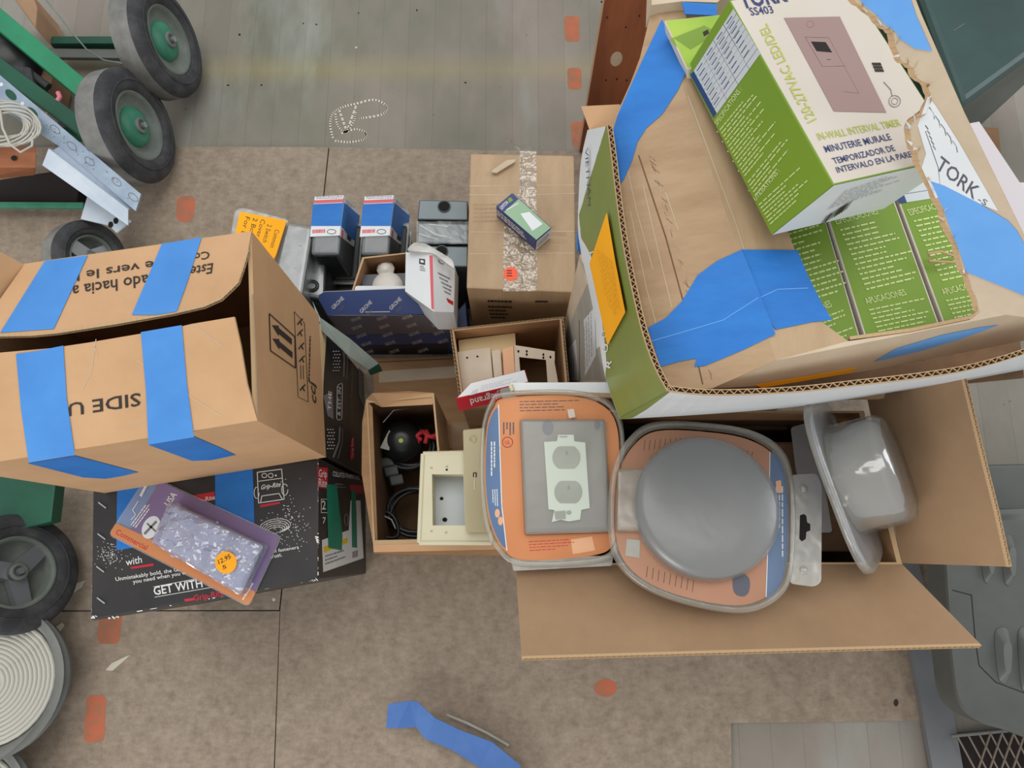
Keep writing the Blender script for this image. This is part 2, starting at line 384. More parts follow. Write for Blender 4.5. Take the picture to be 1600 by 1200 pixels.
def wheel(root, cpx, depth_z, r, width, tilt, yaw=0.0, face='green'):
    "solid rubber wheel; its outer face centre sits at the picture point cpx, height depth_z"
    c = P(*cpx, depth_z); ax = V((math.cos(tilt) * math.cos(yaw), math.cos(tilt) * math.sin(yaw), math.sin(tilt)))
    m = M(); w_ = width
    prof = [(r * 0.60, -0.004), (r * 0.66, 0.003), (r * 0.80, 0.004), (r * 0.90, 0.001), (r * 0.97, -0.004), (r, -0.012)]
    m.lathe(prof, c, ax, 'rubber', 56)
    m.lathe([(r, -0.012), (r * 1.0, -w_ + 0.01), (r * 0.96, -w_)], c, ax, 'tread', 56)
    m.lathe([(r * 0.96, -w_), (r * 0.6, -w_)], c, ax, 'rubber', 56)
    m.lathe([(r * 0.76, 0.0045), (r * 0.775, 0.0065), (r * 0.79, 0.0045)], c, ax, 'rubber', 56)
    tire = m.build('tire', root)
    m = M()
    if face == 'green':
        m.lathe([(r * 0.61, -0.004), (r * 0.58, -0.001), (r * 0.54, -0.010), (r * 0.42, -0.018), (r * 0.36, -0.017)], c, ax, 'wheel_rim', 48)
        m.lathe([(r * 0.36, -0.017), (r * 0.34, -0.010), (r * 0.24, -0.004), (r * 0.12, -0.002), (0, -0.002)], c, ax, 'hub_green', 40)
        rim = m.build('wheel_hub', root)
    else:
        m.lathe([(r * 0.61, -0.004), (r * 0.57, 0.0), (r * 0.53, -0.012), (r * 0.50, -0.03), (0, -0.03)], c, ax, 'wheel_rim', 48)
        u = ax.orthogonal().normalized(); v_ = ax.cross(u)
        for k in range(3):
            a = 2 * math.pi * k / 3 + 0.4; e = u * math.cos(a) + v_ * math.sin(a); s_ = ax.cross(e) * 0.012
            m.prism([c + s_ * 1.2 - ax * 0.028, c + e * r * 0.55 + s_ - ax * 0.028, c + e * r * 0.55 - s_ - ax * 0.028, c - s_ * 1.2 - ax * 0.028], ax * 0.018, 'chrome')
        rim = m.build('wheel_hub', root)
    m = M(); m.lathe([(r * 0.14, -0.004), (r * 0.14, 0.002), (r * 0.09, 0.003), (r * 0.09, -0.001), (0, -0.001)], c, ax, 'wheel_rim', 24)
    m.tube([c - ax * 0.02, c + ax * 0.009], 0.006, 'chrome', 6)
    m.build('axle_nut', root); return c, ax

# ---------------------------------------------------------------- the ground
g = M(); g.prism([V((-3, -2.5, -0.006)), V((3, -2.5, -0.006)), V((3, 4, -0.006)), V((-3, 4, -0.006))], V((0, 0, -0.04)), 'planks')
zp = ZP(-0.006)
for (x, y, rx, ry) in ((893, 45, 12, 20), (897, 123, 11, 17), (903, 210, 11, 20)):
    g.decal(zp, rnd([(x - rx, y - ry), (x + rx, y - ry), (x + rx + 1, y + ry), (x - rx + 2, y + ry)], 7), 'paint_orange', 0.0003, 0.0002)
for st in ([(520, 215), (516, 195), (520, 178), (534, 168), (556, 162), (585, 156), (604, 166), (598, 178), (570, 184), (556, 184)],
           [(556, 176), (552, 190), (540, 206), (528, 196), (524, 178)], [(524, 220), (545, 222), (566, 218), (572, 208), (556, 202), (534, 208)], [(544, 200), (556, 166)], [(530, 172), (540, 200)]):
    g.stroke(zp, spline(st, 5, False), 3.2, 'debris', 0.0004)
for k in range(9):
    x = random.uniform(300, 900); y = random.uniform(5, 225); g.decal(zp, ell(x, y, random.uniform(1, 2.4), random.uniform(1, 2), 7), random.choice(['hole', 'debris', 'pit']), 0.0003, 0.0003)
tag(g.build('floor'), kind='structure')
def sheet(px, label):
    m = M(); t = [P(x, y, 0) for x, y in px]; m.prism(t, V((0, 0, -0.0058)), 'hardboard', 'kraft_dk'); return m
zf = ZP(0)
SB = [(-900, 246), (270, 229), (514, 230), (508, 330), (437, 953), (-900, 952)]
m = sheet([(-900, 236), (270, 229), (513, 230), (436, 953), (-900, 955)], '')
m.decal(zf, rnd([(276, 306), (306, 306), (302, 348), (275, 346)], 12), 'paint_orange', 0.0003, 0.0002)
for (x, y) in ((985 * .3125 + 120, 937), (300, 700)): m.decal(zf, ell(x, y, 3, 3, 8), 'debris', 0.0003, 0.0004)
m.decal(zf, [(162, 923), (172, 912), (183, 908), (180, 914), (170, 922), (163, 927)][:6], 'debris', 0.001, 0.002)
tag(m.build('hardboard_sheet'), 'brown hardboard floor sheet under the two black boxes at the left', 'floor sheet', 'hardboard sheets laid on the floor')
m = sheet([(-900, 958), (437, 955), (424, 1300), (-900, 1300)], '')
m.decal(zf, rnd([(155, 955), (192, 955), (186, 1006), (152, 1006)], 8), 'paint_orange', 0.0003, 0.0002)
m.decal(zf, rnd([(136, 1087), (166, 1086), (163, 1160), (130, 1160)], 9), 'paint_orange', 0.0003, 0.0002)
m.decal(zf, [(165, 1047), (175, 1036), (196, 1026), (204, 1023), (190, 1036), (176, 1048)], 'debris', 0.0006, 0.002)
m.decal(zf, [(78, 995), (84, 982), (97, 973), (101, 977), (92, 990), (90, 1006)], 'debris', 0.0006, 0.002)
m.decal(zf, [(108, 925), (118, 912), (133, 907), (128, 918), (114, 927)], 'debris', 0.0006, 0.002)
tag(m.build('hardboard_sheet'), 'brown hardboard floor sheet in the bottom left corner with two orange paint dashes', 'floor sheet', 'hardboard sheets laid on the floor')
m = sheet([(515, 230), (912, 237), (1500, 242), (1500, 700), (1462, 1126), (1142, 1130), (1146, 1320), (426, 1300), (438, 953)], '')
m.decal(zf, ell(946, 1075, 18, 14, 20), 'paint_orange', 0.0003, 0.0002)
m.decal(zf, ell(1400, 1098, 4, 6, 8), 'ink', 0.0003, 0.0004)
tag(m.build('hardboard_sheet'), 'large brown hardboard floor sheet under the middle and right boxes', 'floor sheet', 'hardboard sheets laid on the floor')

# ---------------------------------------------------------------- black nail boxes and the brown carton standing on them
ZB = 0.345
t, b = quadbox([(145, 560), (497, 499), (504, 708), (146, 757)], ZB, 0)
r_ = thing('nail_box', b[0].lerp(b[2], .5), 'black printed nail box under the large brown carton, its side towards the cable box', 'box')
m = M(); m.hexa(t, b, 'black_card', 0.003); f = faces_of(t, b); R = f['right']
m.decal(R, [(497, 505), (511, 508), (505, 600), (504, 690), (499, 690)], 'beige_box', 0.001)
m.decal(R, [(505, 618), (519, 612), (521, 655), (512, 650)], 'grey_ink', 0.0012)
m.text(R, 'THE', (517, 642), (518, 612), (512, 641), 'white_ink', off=0.002)
m.text(R, '& EST. IN', (532, 650), (533, 606), (527, 649), 'white_ink', off=0.002)
m.stroke(R, rnd([(526, 656), (527, 602), (535, 598), (534, 656)], 4), 1.0, 'white_ink', closed=True)
for k in range(7):
    for q in range(3):
        m.decal(R, ell(521 + q * 4 + (k % 2) * 2, 549 + k * 5, 1.2, 0.9, 6), 'white_ink', 0.0015)
        m.decal(R, ell(512 + q * 4 + (k % 2) * 2, 671 + k * 5, 1.2, 0.9, 6), 'white_ink', 0.0015)
m.stroke(R, [(536, 544), (538, 560), (537, 588)], 3.2, 'grey_ink'); m.stroke(R, [(541, 546), (543, 566), (541, 592)], 1.4, 'grey_ink')
m.stroke(R, [(531, 668), (530, 690), (521, 714)], 3.2, 'grey_ink'); m.stroke(R, [(535, 670), (535, 690), (528, 716)], 1.4, 'grey_ink')
m.text(R, 'COLLATED FRAMING NAILS', (551, 664), (552, 570), (547, 664), 'grey_ink', off=0.002)
m.decal(R, [(548, 686), (554, 682), (554, 716), (547, 720)], 'red_ink', 0.0015)
m.text(R, 'Grip Rite', (552, 714), (552, 684), (549, 716), 'white_ink', off=0.0026)
m.decal(R, [(560, 574), (575, 590), (576, 620), (567, 634), (561, 618)], 'grey_ink', 0.0015)
m.build('box_body', r_)

t, b = quadbox([(145, 765), (482, 713), (497, 905), (142, 970)], ZB, 0); t[1] = P(499, 715, ZB); b[1] = up(t[1], 0)
r_ = thing('nail_box', b[0].lerp(b[2], .5), 'black printed nail box in front of the brown carton, staples down its left edge', 'box')
m = M(); m.hexa(t, b, 'black_card', 0.003); f = faces_of(t, b); T = f['top']; R = f['right']
# printing on the top
m.stroke(T, [(402, 738), (440, 733), (444, 780), (404, 786)], 1.2, 'white_ink', closed=True)
m.stroke(T, [(404, 752), (441, 747)], 1.0, 'white_ink')
for x in (413, 423): m.stroke(T, ell(x, 743, 4, 3.5, 8), 1.0, 'white_ink', closed=True)
m.decal(T, ell(431, 743, 1.6, 1.6, 6), 'white_ink', 0.0014)
m.text(T, 'Grip-Rite', (407, 765), (438, 760), (406, 758), 'white_ink', bold=0.03, shear=0.1)
m.stroke(T, [(407, 786), (409, 775), (436, 771), (441, 780)], 1.2, 'white_ink')
m.stroke(T, ell(445, 765, 5, 9, 10), 1.0, 'white_ink'); m.stroke(T, ell(401, 770, 4, 9, 10), 1.0, 'white_ink')
m.decal(T, [(406, 789), (437, 784), (438, 787), (407, 793)], 'red_ink', 0.0012)
for k in range(5): m.stroke(T, ell(430, 822 + k * 1.6, 24 - k * 3, 11 - k * 1.6, 20, -0.15), 0.9, 'white_ink', closed=True)
for k in range(150):
    a = random.random(); x = 452 + random.gauss(0, 16); y = 815 + random.gauss(0, 22)
    m.decal(T, ell(x, y, random.uniform(.5, 1.1), .6, 5), 'white_ink', 0.0014)
for k in range(110):
    x = 172 + random.gauss(0, 12); y = 868 + random.gauss(0, 10); m.decal(T, ell(x, y, random.uniform(.5, 1), .6, 5), 'white_ink', 0.0014)
m.decal(T, [(296, 775), (335, 768), (336, 780), (298, 790)], 'red_ink', 0.0012); m.text(T, 'Grip-Rite', (300, 788), (336, 780), (300, 781), 'white_ink', off=0.002)
m.text(T, 'with', (197, 884), (222, 879), (196, 873), 'white_ink'); m.decal(T, [(204, 886), (240, 880), (240, 884), (205, 889)], 'red_ink', 0.0012)
m.text(T, 'and fasteners', (420, 865), (467, 857), (419, 860), 'white_ink'); m.text(T, 'trust.', (422, 873), (441, 869), (421, 867), 'white_ink')
m.text(T, 'Unmistakably bold, the Grip-Rite brand', (181, 908), (332, 884), (180, 902), 'white_ink')
m.text(T, 'you need when you want it done', (208, 912), (332, 890), (207, 906), 'white_ink')
m.stroke(T, [(240, 917), (335, 899)], 0.8, 'white_ink'); m.stroke(T, [(242, 933), (335, 917)], 0.8, 'white_ink')
m.text(T, 'GET WITH THE', (241, 930), (352, 911), (239, 917), 'white_ink', bold=0.035)
m.text(T, 'Grip-Rite', (303, 939), (350, 930), (302, 930), 'red_ink', bold=0.03); m.decal(T, [(288, 936), (303, 934), (303, 938), (289, 940)], 'red_ink', 0.0012)
# scuffs along the edges
for (x, y, X, Y) in ((142, 966, 152, 962), (170, 966, 190, 963), (480, 712, 497, 716), (146, 768, 160, 764), (497, 905, 489, 907), (497, 850, 495, 838)):
    for k in range(4):
        u = random.random(); cx = x + (X - x) * u; cy = y + (Y - y) * u; m.decal(T, ell(cx, cy, random.uniform(1.5, 4), random.uniform(.6, 1.6), 7, random.random()), 'white_ink', 0.0016)
for (a0, a1, n0) in (((147, 765), (482, 714), 26), ((497, 718), (497, 903), 16), ((143, 968), (495, 906), 10), ((146, 770), (143, 964), 12)):
    for k in range(n0):
        u = random.random(); w0 = V(a0).lerp(V(a1), u); w1 = V(a0).lerp(V(a1), min(1, u + random.uniform(.004, .03))); m.stroke(T, [tuple(w0), tuple(w1)], random.uniform(.7, 1.5), random.choice(['white_ink', 'grey_ink', 'grey_ink']), .0012)
# right side
m.decal(R, [(496, 730), (512, 731), (512, 764), (497, 762)], 'red_ink', 0.001)
m.text(R, 'Grip', (498, 745), (511, 746), (498, 733), 'white_ink', off=0.002, bold=0.03); m.text(R, 'Rite', (498, 760), (511, 761), (498, 747), 'white_ink', off=0.002, bold=0.03)
m.text(R, 'COLLATED FRAMING NAILS', (520, 744), (563, 750), (520, 736), 'white_ink', off=0.002)
m.lines(R, (524, 755), (544, 757), (524, 764), 2, 'grey_ink', off=0.002); m.decal(R, [(546, 757), (566, 759), (567, 772), (548, 768)], 'red_ink', 0.001)
m.text(R, '2', (503, 796), (509, 796), (503, 782), 'white_ink', off=0.002); m.stroke(R, [(502, 780), (512, 780), (512, 801), (502, 801)], 0.8, 'white_ink', closed=True)
m.text(R, '7', (504, 818), (509, 818), (504, 808), 'white_ink', off=0.002)
m.decal(R, [(503, 844), (545, 828), (548, 782), (563, 782), (568, 872), (505, 894)], 'white_card', 0.001)
m.decal(R, [(505, 855), (543, 840), (543, 848), (506, 864)], 'yellow_ink', 0.0014); m.lines(R, (508, 868), (540, 858), (508, 886), 3, 'grey_ink', off=0.0015)
for k in range(7): m.stroke(R, [(551 + k * 1.3, 862 - k * .4), (551 + k * 1.3, 872 - k * .4)], 0.7, 'ink')
m.stroke(R, ell(541, 812, 3, 9, 10), 1.6, 'grey_ink', closed=True)
m.build('box_body', r_)
m = M(); m.decal(T, [(183, 757), (243, 748), (243, 850), (182, 860)], 'blue_tape', 0.0016); m.build('tape_strip', r_)
m = M(); m.decal(T, [(336, 735), (395, 727), (398, 830), (337, 840)], 'blue_tape', 0.0016); m.build('tape_strip', r_)
m = M(); m.decal(R, [(510, 757), (526, 757), (529, 786), (533, 818), (535, 838), (534, 860), (513, 856)], 'green_tape', 0.002); tag(m.build('tape_strip', r_), 'wide torn strip of green tape')
m = M(); m.decal(R, [(549, 765), (555, 764), (557, 800), (558, 856), (550, 855)], 'green_tape', 0.002); tag(m.build('tape_strip', r_), 'narrow torn strip of green tape')
for (x, y) in ((159, 789), (158, 838), (156, 889), (157, 938)): m = M(); m.tube([T.hit(x - 5, y - 4, .001), T.hit(x + 7, y + 5, .002)], 0.0012, 'chrome', 5); m.build('staple', r_)

# brown carton
ZC = 0.64
t = [P(-75, 428, ZC), P(393, 361, ZC), P(402, 657, ZC), P(-75, 733, ZC)]; b = [up(p, ZB + 0.002) for p in t]
carton = thing('shipping_carton', b[0].lerp(b[2], .5), 'large brown shipping carton with half-open flaps and blue tape, upside-down SIDE UP print', 'carton')
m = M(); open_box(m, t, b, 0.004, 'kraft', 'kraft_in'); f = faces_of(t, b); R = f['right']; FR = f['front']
m.stroke(R, [(421, 490), (461, 526), (462, 575), (423, 548)], 1.6, 'ink', closed=True)
def arrow(ax_, ay, bx, by, hw, sw):
    a = V((ax_, ay)); b_ = V((bx, by)); d = (b_ - a); n = V((0, 1)); h = a + d * 0.34
    m.decal(R, [tuple(a), tuple(h + n * hw), tuple(h + n * sw), tuple(b_ + n * sw), tuple(b_ - n * sw), tuple(h - n * sw), tuple(h - n * hw)], 'ink', 0.0012)
arrow(425, 508, 456, 534, 8, 4.5); arrow(426, 529, 457, 555, 8, 4.5)
m.stroke(R, [(460, 487), (476, 505), (482, 628), (466, 620)], 0.7, 'ink', closed=True)
for k, (x, y) in enumerate(((468, 503), (468, 520), (470, 541), (471, 561), (472, 606))):
    m.stroke(R, [(x - 3, y + 4), (x + 1, y - 1), (x + 5, y - 5)], 2.0, 'ink'); m.stroke(R, [(x + 1, y - 1), (x + 4, y + 5)], 1.6, 'ink')
for x in (470, 474): m.stroke(R, [(x, 571), (x + .5, 592)], 0.8, 'ink')
m.lines(R, (482, 596), (484, 525), (486, 596), 1, 'ink', ragged=0)
m.text(R, 'ccj', (495, 632), (492, 600), (486, 631), 'ink', off=0.0015, bold=0.03, shear=0.15)
m.stroke(R, [(395, 460), (400, 560), (402, 650)], 1.6, 'kraft_pale', 0.0009)
m.build('carton_body', carton)
# flaps: hinge line on the rim, free edge a little higher, corrugated
def flap(name, hinge, edge, ze, tex='kraft', fl=True):
    hp = [P(x, y, ZC + .001) for x, y in hinge]; ep = [P(x, y, ze) for x, y in edge]
    pl = Pl(hp[0], hp[-1], sum(ep, V()) / len(ep)); ep = [pl.hit(x, y) for x, y in edge]; hp = [pl.hit(x, y) for x, y in hinge]
    m = M(); m.prism([p for p in hp] + ep[::-1], -pl.n * 0.004, tex, 'flute')
    if fl:
        out = (sum(ep, V()) / len(ep) - sum(hp, V()) / len(hp)); m.flute([p - pl.n * .004 for p in ep], out, pl.n, 0.0042)
    return m, Pl(hp[0] , hp[-1], ep[len(ep) // 2])
m, U1 = flap('flap', [(38, 413), (393, 361)], [(-40, 525), (0, 522), (50, 521), (90, 517), (180, 503), (270, 487), (318, 476), (345, 464), (362, 448), (372, 438), (380, 415), (388, 388)], ZC + .014)
ep = None
m.text(U1, 'Este lado', (333, 411), (254, 424), (331, 427), 'ink', bold=0.03, off=.0012)
m.text(U1, 'lado hacia arriba', (236, 428), (60, 455), (237, 446), 'ink', bold=0.03, off=.0012)
m.text(U1, 'Cote', (327, 392), (285, 399), (328, 404), 'ink', bold=0.03, off=.0012); m.text(U1, 'e vers le haut', (240, 407), (70, 433), (241, 421), 'ink', bold=0.03, off=.0012)
U = m.build('flap', carton)
m = M(); m.decal(U1, [(70, 408), (137, 399), (84, 514), (0, 520)], 'blue_tape_mid', 0.0018); m.build('tape_strip', U)
m = M(); m.decal(U1, [(253, 381), (315, 371), (293, 440), (276, 487), (244, 492), (206, 492)], 'blue_tape_mid', 0.0018); m.build('tape_strip', U)
m, U2 = flap('flap', [(-75, 733), (402, 657)], [(-60, 556), (0, 551), (80, 544), (140, 535), (275, 512), (300, 506), (366, 495), (376, 540), (386, 600)], ZC + .02, fl=False)
m.text(U2, 'SIDE UP', (219, 614), (84, 634), (220, 634), 'ink', bold=0.03, off=.0012)
for st in ([(147, 537), (152, 556)], [(214, 563), (262, 592), (300, 622), (345, 650)], [(150, 530), (143, 580), (128, 610)], [(302, 506), (330, 528), (345, 540)], [(180, 670), (250, 660)]): m.stroke(U2, st, 1.0, 'kraft_pale', 0.0009)
U = m.build('flap', carton)
m = M(); m.decal(U2, [(25, 553), (60, 548), (99, 540), (104, 620), (117, 711), (45, 723), (33, 640)], 'blue_tape_mid', 0.0018); m.build('tape_strip', U)
m = M(); m.decal(U2, [(220, 519), (284, 508), (292, 600), (303, 683), (232, 695), (228, 610)], 'blue_tape_mid', 0.0018); m.build('tape_strip', U)
m = M(); m.decal(FR, [(44, 724), (117, 712), (216, 738), (190, 744), (165, 748), (130, 746)], 'blue_tape', 0.0012); m.build('tape_strip', carton)
m = M(); m.decal(FR, [(232, 695), (303, 682), (345, 700), (368, 711), (330, 719), (300, 720)], 'blue_tape', 0.0012); m.build('tape_strip', carton)
q = [P(-30, 370, ZC + .05), P(0, 395, ZC + .03), P(40, 413, ZC), P(-40, 520, ZC - .0)]
pl = Pl(q[0], q[2], q[3]); m = M(); m.prism([pl.hit(x, y) for x, y in ((-40, 375), (0, 393), (38, 414), (2, 470), (-40, 500))], -pl.n * .004, 'kraft', 'flute'); m.build('flap', carton)

# blister pack with the GFCI on the black box
zt = ZP(ZB + 0.004)
r_ = thing('blister_pack', P(305, 850, ZB + .002), 'purple and orange hanging blister pack with a round orange price sticker, on the black box', 'blister pack')
m = M(); out = rnd([(231, 741), (441, 838), (389, 949), (169, 836)], 10)
m.prism([zt.hit(x, y, -0.001) for x, y in out], V((0, 0, .0008)), 'clear'); m.build('plastic_backing', r_)
m = M(); m.decal(zt, rnd([(250, 752), (438, 839), (389, 944), (172, 833), (180, 818), (205, 828)], 6), 'purple_card', 0, .0006)
m.decal(zt, rnd([(181, 817), (300, 872), (400, 925), (388, 946), (171, 835)], 5), 'orange_card', 0.0007, .0003)
m.text(zt, 'USA', (264, 792), (277, 773), (256, 786), 'white_ink', .0012, bold=.03); m.lines(zt, (218, 774), (230, 751), (222, 777), 1, 'white_ink', .0012, fill=.8)
m.decal(zt, ell(236, 824, 13, 19, 20, .5), 'white_card', .0008); m.stroke(zt, [(226, 834), (244, 815)], 4, 'grey_ink', .0014); m.stroke(zt, [(230, 818), (243, 830)], 3, 'grey_ink', .0014)
m.lines(zt, (204, 820), (232, 782), (214, 826), 3, 'white_ink', .0012); m.text(zt, 'Commercial', (180, 843 - 9), (228, 860), (184, 828 - 2), 'red_ink', .0013)
m.lines(zt, (378, 936), (394, 910), (381, 938), 1, 'white_ink', .0013, fill=.8, ragged=0)
m.stroke(zt, [(205, 812), (212, 804), (207, 797), (216, 783)], 1.2, 'white_ink', .001)
m.build('printed_card', r_)
m = M(); tt = [P(x, y, ZB + .03) for x, y in ((264, 782), (414, 852), (376, 932), (236, 848))]; bb = [up(p, ZB + .006) for p in tt]
m.hexa([p * .9 + (tt[0] + tt[2]) * .05 - V((0, 0, .004)) for p in tt], [p * .9 + (tt[0] + tt[2]) * .05 for p in bb], 'lilac', .004); z3 = ZP(ZB + .028)
for k in range(22): m.decal(z3, ell(random.uniform(262, 385), random.uniform(815, 880), random.uniform(1, 4), random.uniform(1, 2), 7, random.random() * 3), random.choice(['beige_plastic', 'white_ink', 'lilac', 'chrome']), 0.0004, .001)
m.build('wall_socket', r_)
m = M(); m.hexa([p + V((0, 0, .004)) for p in tt], bb, 'clear_lilac', .006, 3); m.build('plastic_bubble', r_)
m = M(); z3 = ZP(ZB + .035); m.decal(z3, ell(353, 879, 17, 17.5, 28), 'sticker', 0); m.text(z3, '12.95', (342, 882), (361, 872), (340, 875), 'ink', .0012); m.text(z3, '5', (348, 890), (354, 888), (347, 884), 'ink', .0012)
m.build('price_sticker', r_)

# ---------------------------------------------------------------- middle row
ZM = 0.30
t, b = quadbox([(735, 240), (897, 243), (900, 457), (729, 450)], ZM, 0); f = faces_of(t, b); T = f['top']; FR = f['front']
r_ = thing('shipping_carton', b[0].lerp(b[2], .5), 'closed tan carton with a clear-taped seam and a round orange dot sticker', 'carton')
m = M(); m.hexa(t, b, 'kraft_old2', .003)
m.stroke(T, [(814, 243), (815, 350), (816, 455)], 1.1, 'ink', .0006)
for y in (290, 305, 363, 396): m.stroke(T, [(733, y + random.uniform(-2, 2)), (800, y), (898, y - 2 + random.uniform(-2, 2))], 0.9, 'kraft_pale', .0006)
m.lines(T, (740, 318), (806, 318), (740, 350), 5, 'kraft_old', .0008, ragged=.2); m.lines(T, (840, 350), (890, 352), (840, 396), 4, 'kraft_old', .0008)
m.lines(FR, (762, 478), (800, 479), (768, 500), 4, 'ink', .0012); m.lines(FR, (762, 469), (808, 470), (762, 476), 1, 'ink', .0012); m.lines(FR, (836, 470), (856, 470), (836, 476), 1, 'ink', .0012)
m.build('carton_body', r_)
m = M(); m.decal(T, [(812, 236), (838, 236), (840, 455), (786, 455), (788, 330), (812, 300)], 'clear_tape', .0012, .0003); tag(m.build('clear_tape', r_))
m = M(); pts = [P(812, 240, ZM + .002), P(806, 228, ZM + .01), P(788, 220, ZM + .03), P(798, 217, ZM + .03), P(806, 232, ZM + .012), P(822, 238, ZM + .003)]
m.add(pts, [(0, 1, 2, 3, 4, 5)], 'clear_tape'); m.add([P(818, 240, ZM + .002), P(818, 231, ZM + .02), P(831, 230, ZM + .02), P(831, 240, ZM + .002)], [(0, 1, 2, 3)], 'clear_tape')
m.build('tape_end', r_)
m = M(); m.prism([P(x, y, ZM + .006) for x, y in ((768, 270), (770, 266), (792, 251), (806, 250), (804, 254), (776, 271))], V((0, 0, .002)), 'kraft_pale'); m.build('torn_cardboard', r_)
m = M(); m.decal(T, ell(798, 428, 11, 11, 24), 'orange_dot', .0018); m.lines(T, (792, 422), (803, 422), (792, 434), 3, 'ink', .0026); m.build('dot_sticker', r_)
# little wall-switch box on top of it
z0 = ZM + .003; zz = z0 + .036
t = [P(x, y, zz) for x, y in ((801, 301), (862, 356), (838, 376), (775, 322))]; b = [up(p, z0) for p in t]; f = faces_of(t, b)
m = M(); m.hexa(t, b, 'navy', .001, 1, topm='sage_card'); T = f['top']
m.decal(T, [(776, 322), (800, 302), (810, 311), (786, 332)], 'navy', .0006); m.decal(T, [(793, 311), (798, 308), (802, 313), (796, 317)], 'green_card', .001)
m.text(T, 'LEVITON', (784, 328), (795, 317), (780, 324), 'white_ink', .0012, .03)
m.lines(T, (791, 327), (812, 315), (794, 331), 1, 'white_ink', .0012); m.decal(T, [(813, 334), (827, 331), (848, 350), (832, 361)], 'white_card', .0008)
L_ = Pl(t[3], t[2], b[2])
m.lines(L_, (777, 328), (830, 374), (777, 337), 3, 'white_ink', .0012, ragged=.3)
R2 = f['right']; m.decal(R2, [(862, 357), (861, 370), (837, 391), (839, 377)], 'white_card', .0005); m.lines(R2, (840, 379), (860, 362), (839, 388), 3, 'ink_navy', .001)
tag(m.build('switch_box'), 'small navy and sage green switch box lying on the closed tan carton', 'small box')

# three grey PVC junction boxes in a row
for k, (q, hole, lab) in enumerate((([(655, 312), (731, 314), (731, 344), (652, 343)], (694, 323), 'grey junction box with a round hole, rearmost of the three beside the tan carton'),
                            ([(653, 348), (731, 350), (731, 381), (652, 379)], None, 'grey junction box wrapped in crinkled clear film, middle of the three'),
                            ([(654, 384), (731, 385), (731, 417), (656, 416)], (690, 393), 'grey junction box with a half-hidden round hole, nearest of the three beside the tan carton'))):
    t, b = quadbox(q, .22, .0); f = faces_of(t, b); r_ = thing('junction_box', b[0].lerp(b[2], .5), lab, 'junction box', 'grey junction boxes')
    m = M(); m.hexa(t, b, 'pvc_dark', .002, 2, topm='pvc')
    if hole:
        c = P(*hole, .2202); m.lathe([(0.0115, .0006), (.0115, .0012), (.0095, .0012), (.0095, .0006)], c, (0, 0, 1), 'pvc_dark', 28); m.lathe([(.0095, .0008), (0, .0008)], c, (0, 0, 1), 'hole', 28)
    m.build('box_body', r_)
    if not hole:
        m = M(); n_ = 12; vs_ = []
        for i in range(n_ + 1):
            for j in range(6): vs_.append(P(651 + 81 * i / n_, 346.5 + 35 * j / 5, .2225) + V((0, 0, random.uniform(0, .0025))))
        m.add(vs_, [(i * 6 + j, i * 6 + j + 1, i * 6 + j + 7, i * 6 + j + 6) for i in range(n_) for j in range(5)], 'clear'); 
        for st in ([(657, 352), (680, 366), (706, 372)], [(670, 350), (700, 354)], [(655, 365), (684, 374)]): m.stroke(ZP(.226), st, 1.4, 'clear_milk')
        m.build('clear_film', r_)

# two taped stacks of clear packs
def pack_stack(dx, lab, k):
    g = lambda x, y: (x + dx, y)
    zt_ = .20; t = [P(*g(491, 306), zt_), P(*g(538, 303), zt_), P(*g(531, 396), zt_ - .0), P(*g(484, 396), zt_)]
    sh = (P(*g(561, 330), zt_ - .045) - t[1]); sh2 = V((0, 0, -.19))
    t = [P(*g(491, 306), zt_), P(*g(537, 304), zt_), P(*g(529, 397), zt_), P(*g(485, 397), zt_)]
    b = [p + V((.0, .0, -.11)) for p in t]; f = faces_of(t, b); T = f['top']; R = f['right']; FR = f['front']
    r_ = thing('taped_pack_stack', V((t[0].x + .03, t[3].y + .05, 0)), lab, 'blister pack stack', 'taped stacks of clear packs')
    m = M(); m.hexa([p + V((0, 0, -.004)) for p in t], b, 'pvc_dark', .006); 
    m.hexa([p + V((.01, -.005, 0)) for p in b], [up(p + V((.01, -.005, 0)), .003) for p in b], 'black_plastic', .008)
    m.build('electrical_box', r_)
    m = M(); m.hexa(t, b, 'clear', .007, 3); o_ = sum(b, V()) / 4
    for z in (.085, .05): m.hexa([up(p + (p - o_) * .12 + V((.01, -.005, 0)), z) for p in b], [up(p + (p - o_) * .12 + V((.01, -.005, 0)), z - .006) for p in b], 'clear_grey', .003)
    m.build('plastic_shell', r_)
    m = M(); m.decal(T, [g(492, 307), g(537, 305), g(531, 368), g(484, 370)], 'white_card', .0012)
    m.decal(R, [g(538, 305), g(561, 330), g(553, 386), g(531, 369)], 'white_card', .0012)
    m.decal(T, [g(491, 313), g(537, 311), g(537, 316), g(491, 318)], 'pack_red', .0018); m.lines(T, g(494, 307), g(535, 306), g(494, 312), 2, 'grey_ink', .0018, ragged=0)
    m.lines(T, g(488, 359), g(508, 358), g(488, 366), 1, 'pack_red', .0018, fill=.8, ragged=0); m.stroke(T, ell(*g(518, 362), 7, 3.5, 14), 1, 'ink', .0018, closed=True)
    m.decal(R, [g(534, 358), g(537, 361), g(536, 373), g(533, 370)], 'pack_red', .0018); m.decal(R, [g(543, 366), g(549, 371), g(548, 378), g(542, 373)], 'ink', .0018)
    m.lines(R, g(541, 311), g(558, 328), g(540, 320), 3, 'grey_ink', .0018)
    m.build('printed_wrap', r_)
    m = M(); m.decal(T, [g(489, 319), g(537, 317), g(532, 353), g(486, 353)], 'blue_tape', .0022); m.decal(R, [g(538, 317), g(562, 337), g(558, 378), g(548, 372), g(533, 353)], 'blue_tape', .0022)
    m.build('tape_strip', r_)
pack_stack(0, 'taped stack of clear packs beside the orange handwritten note', 0)
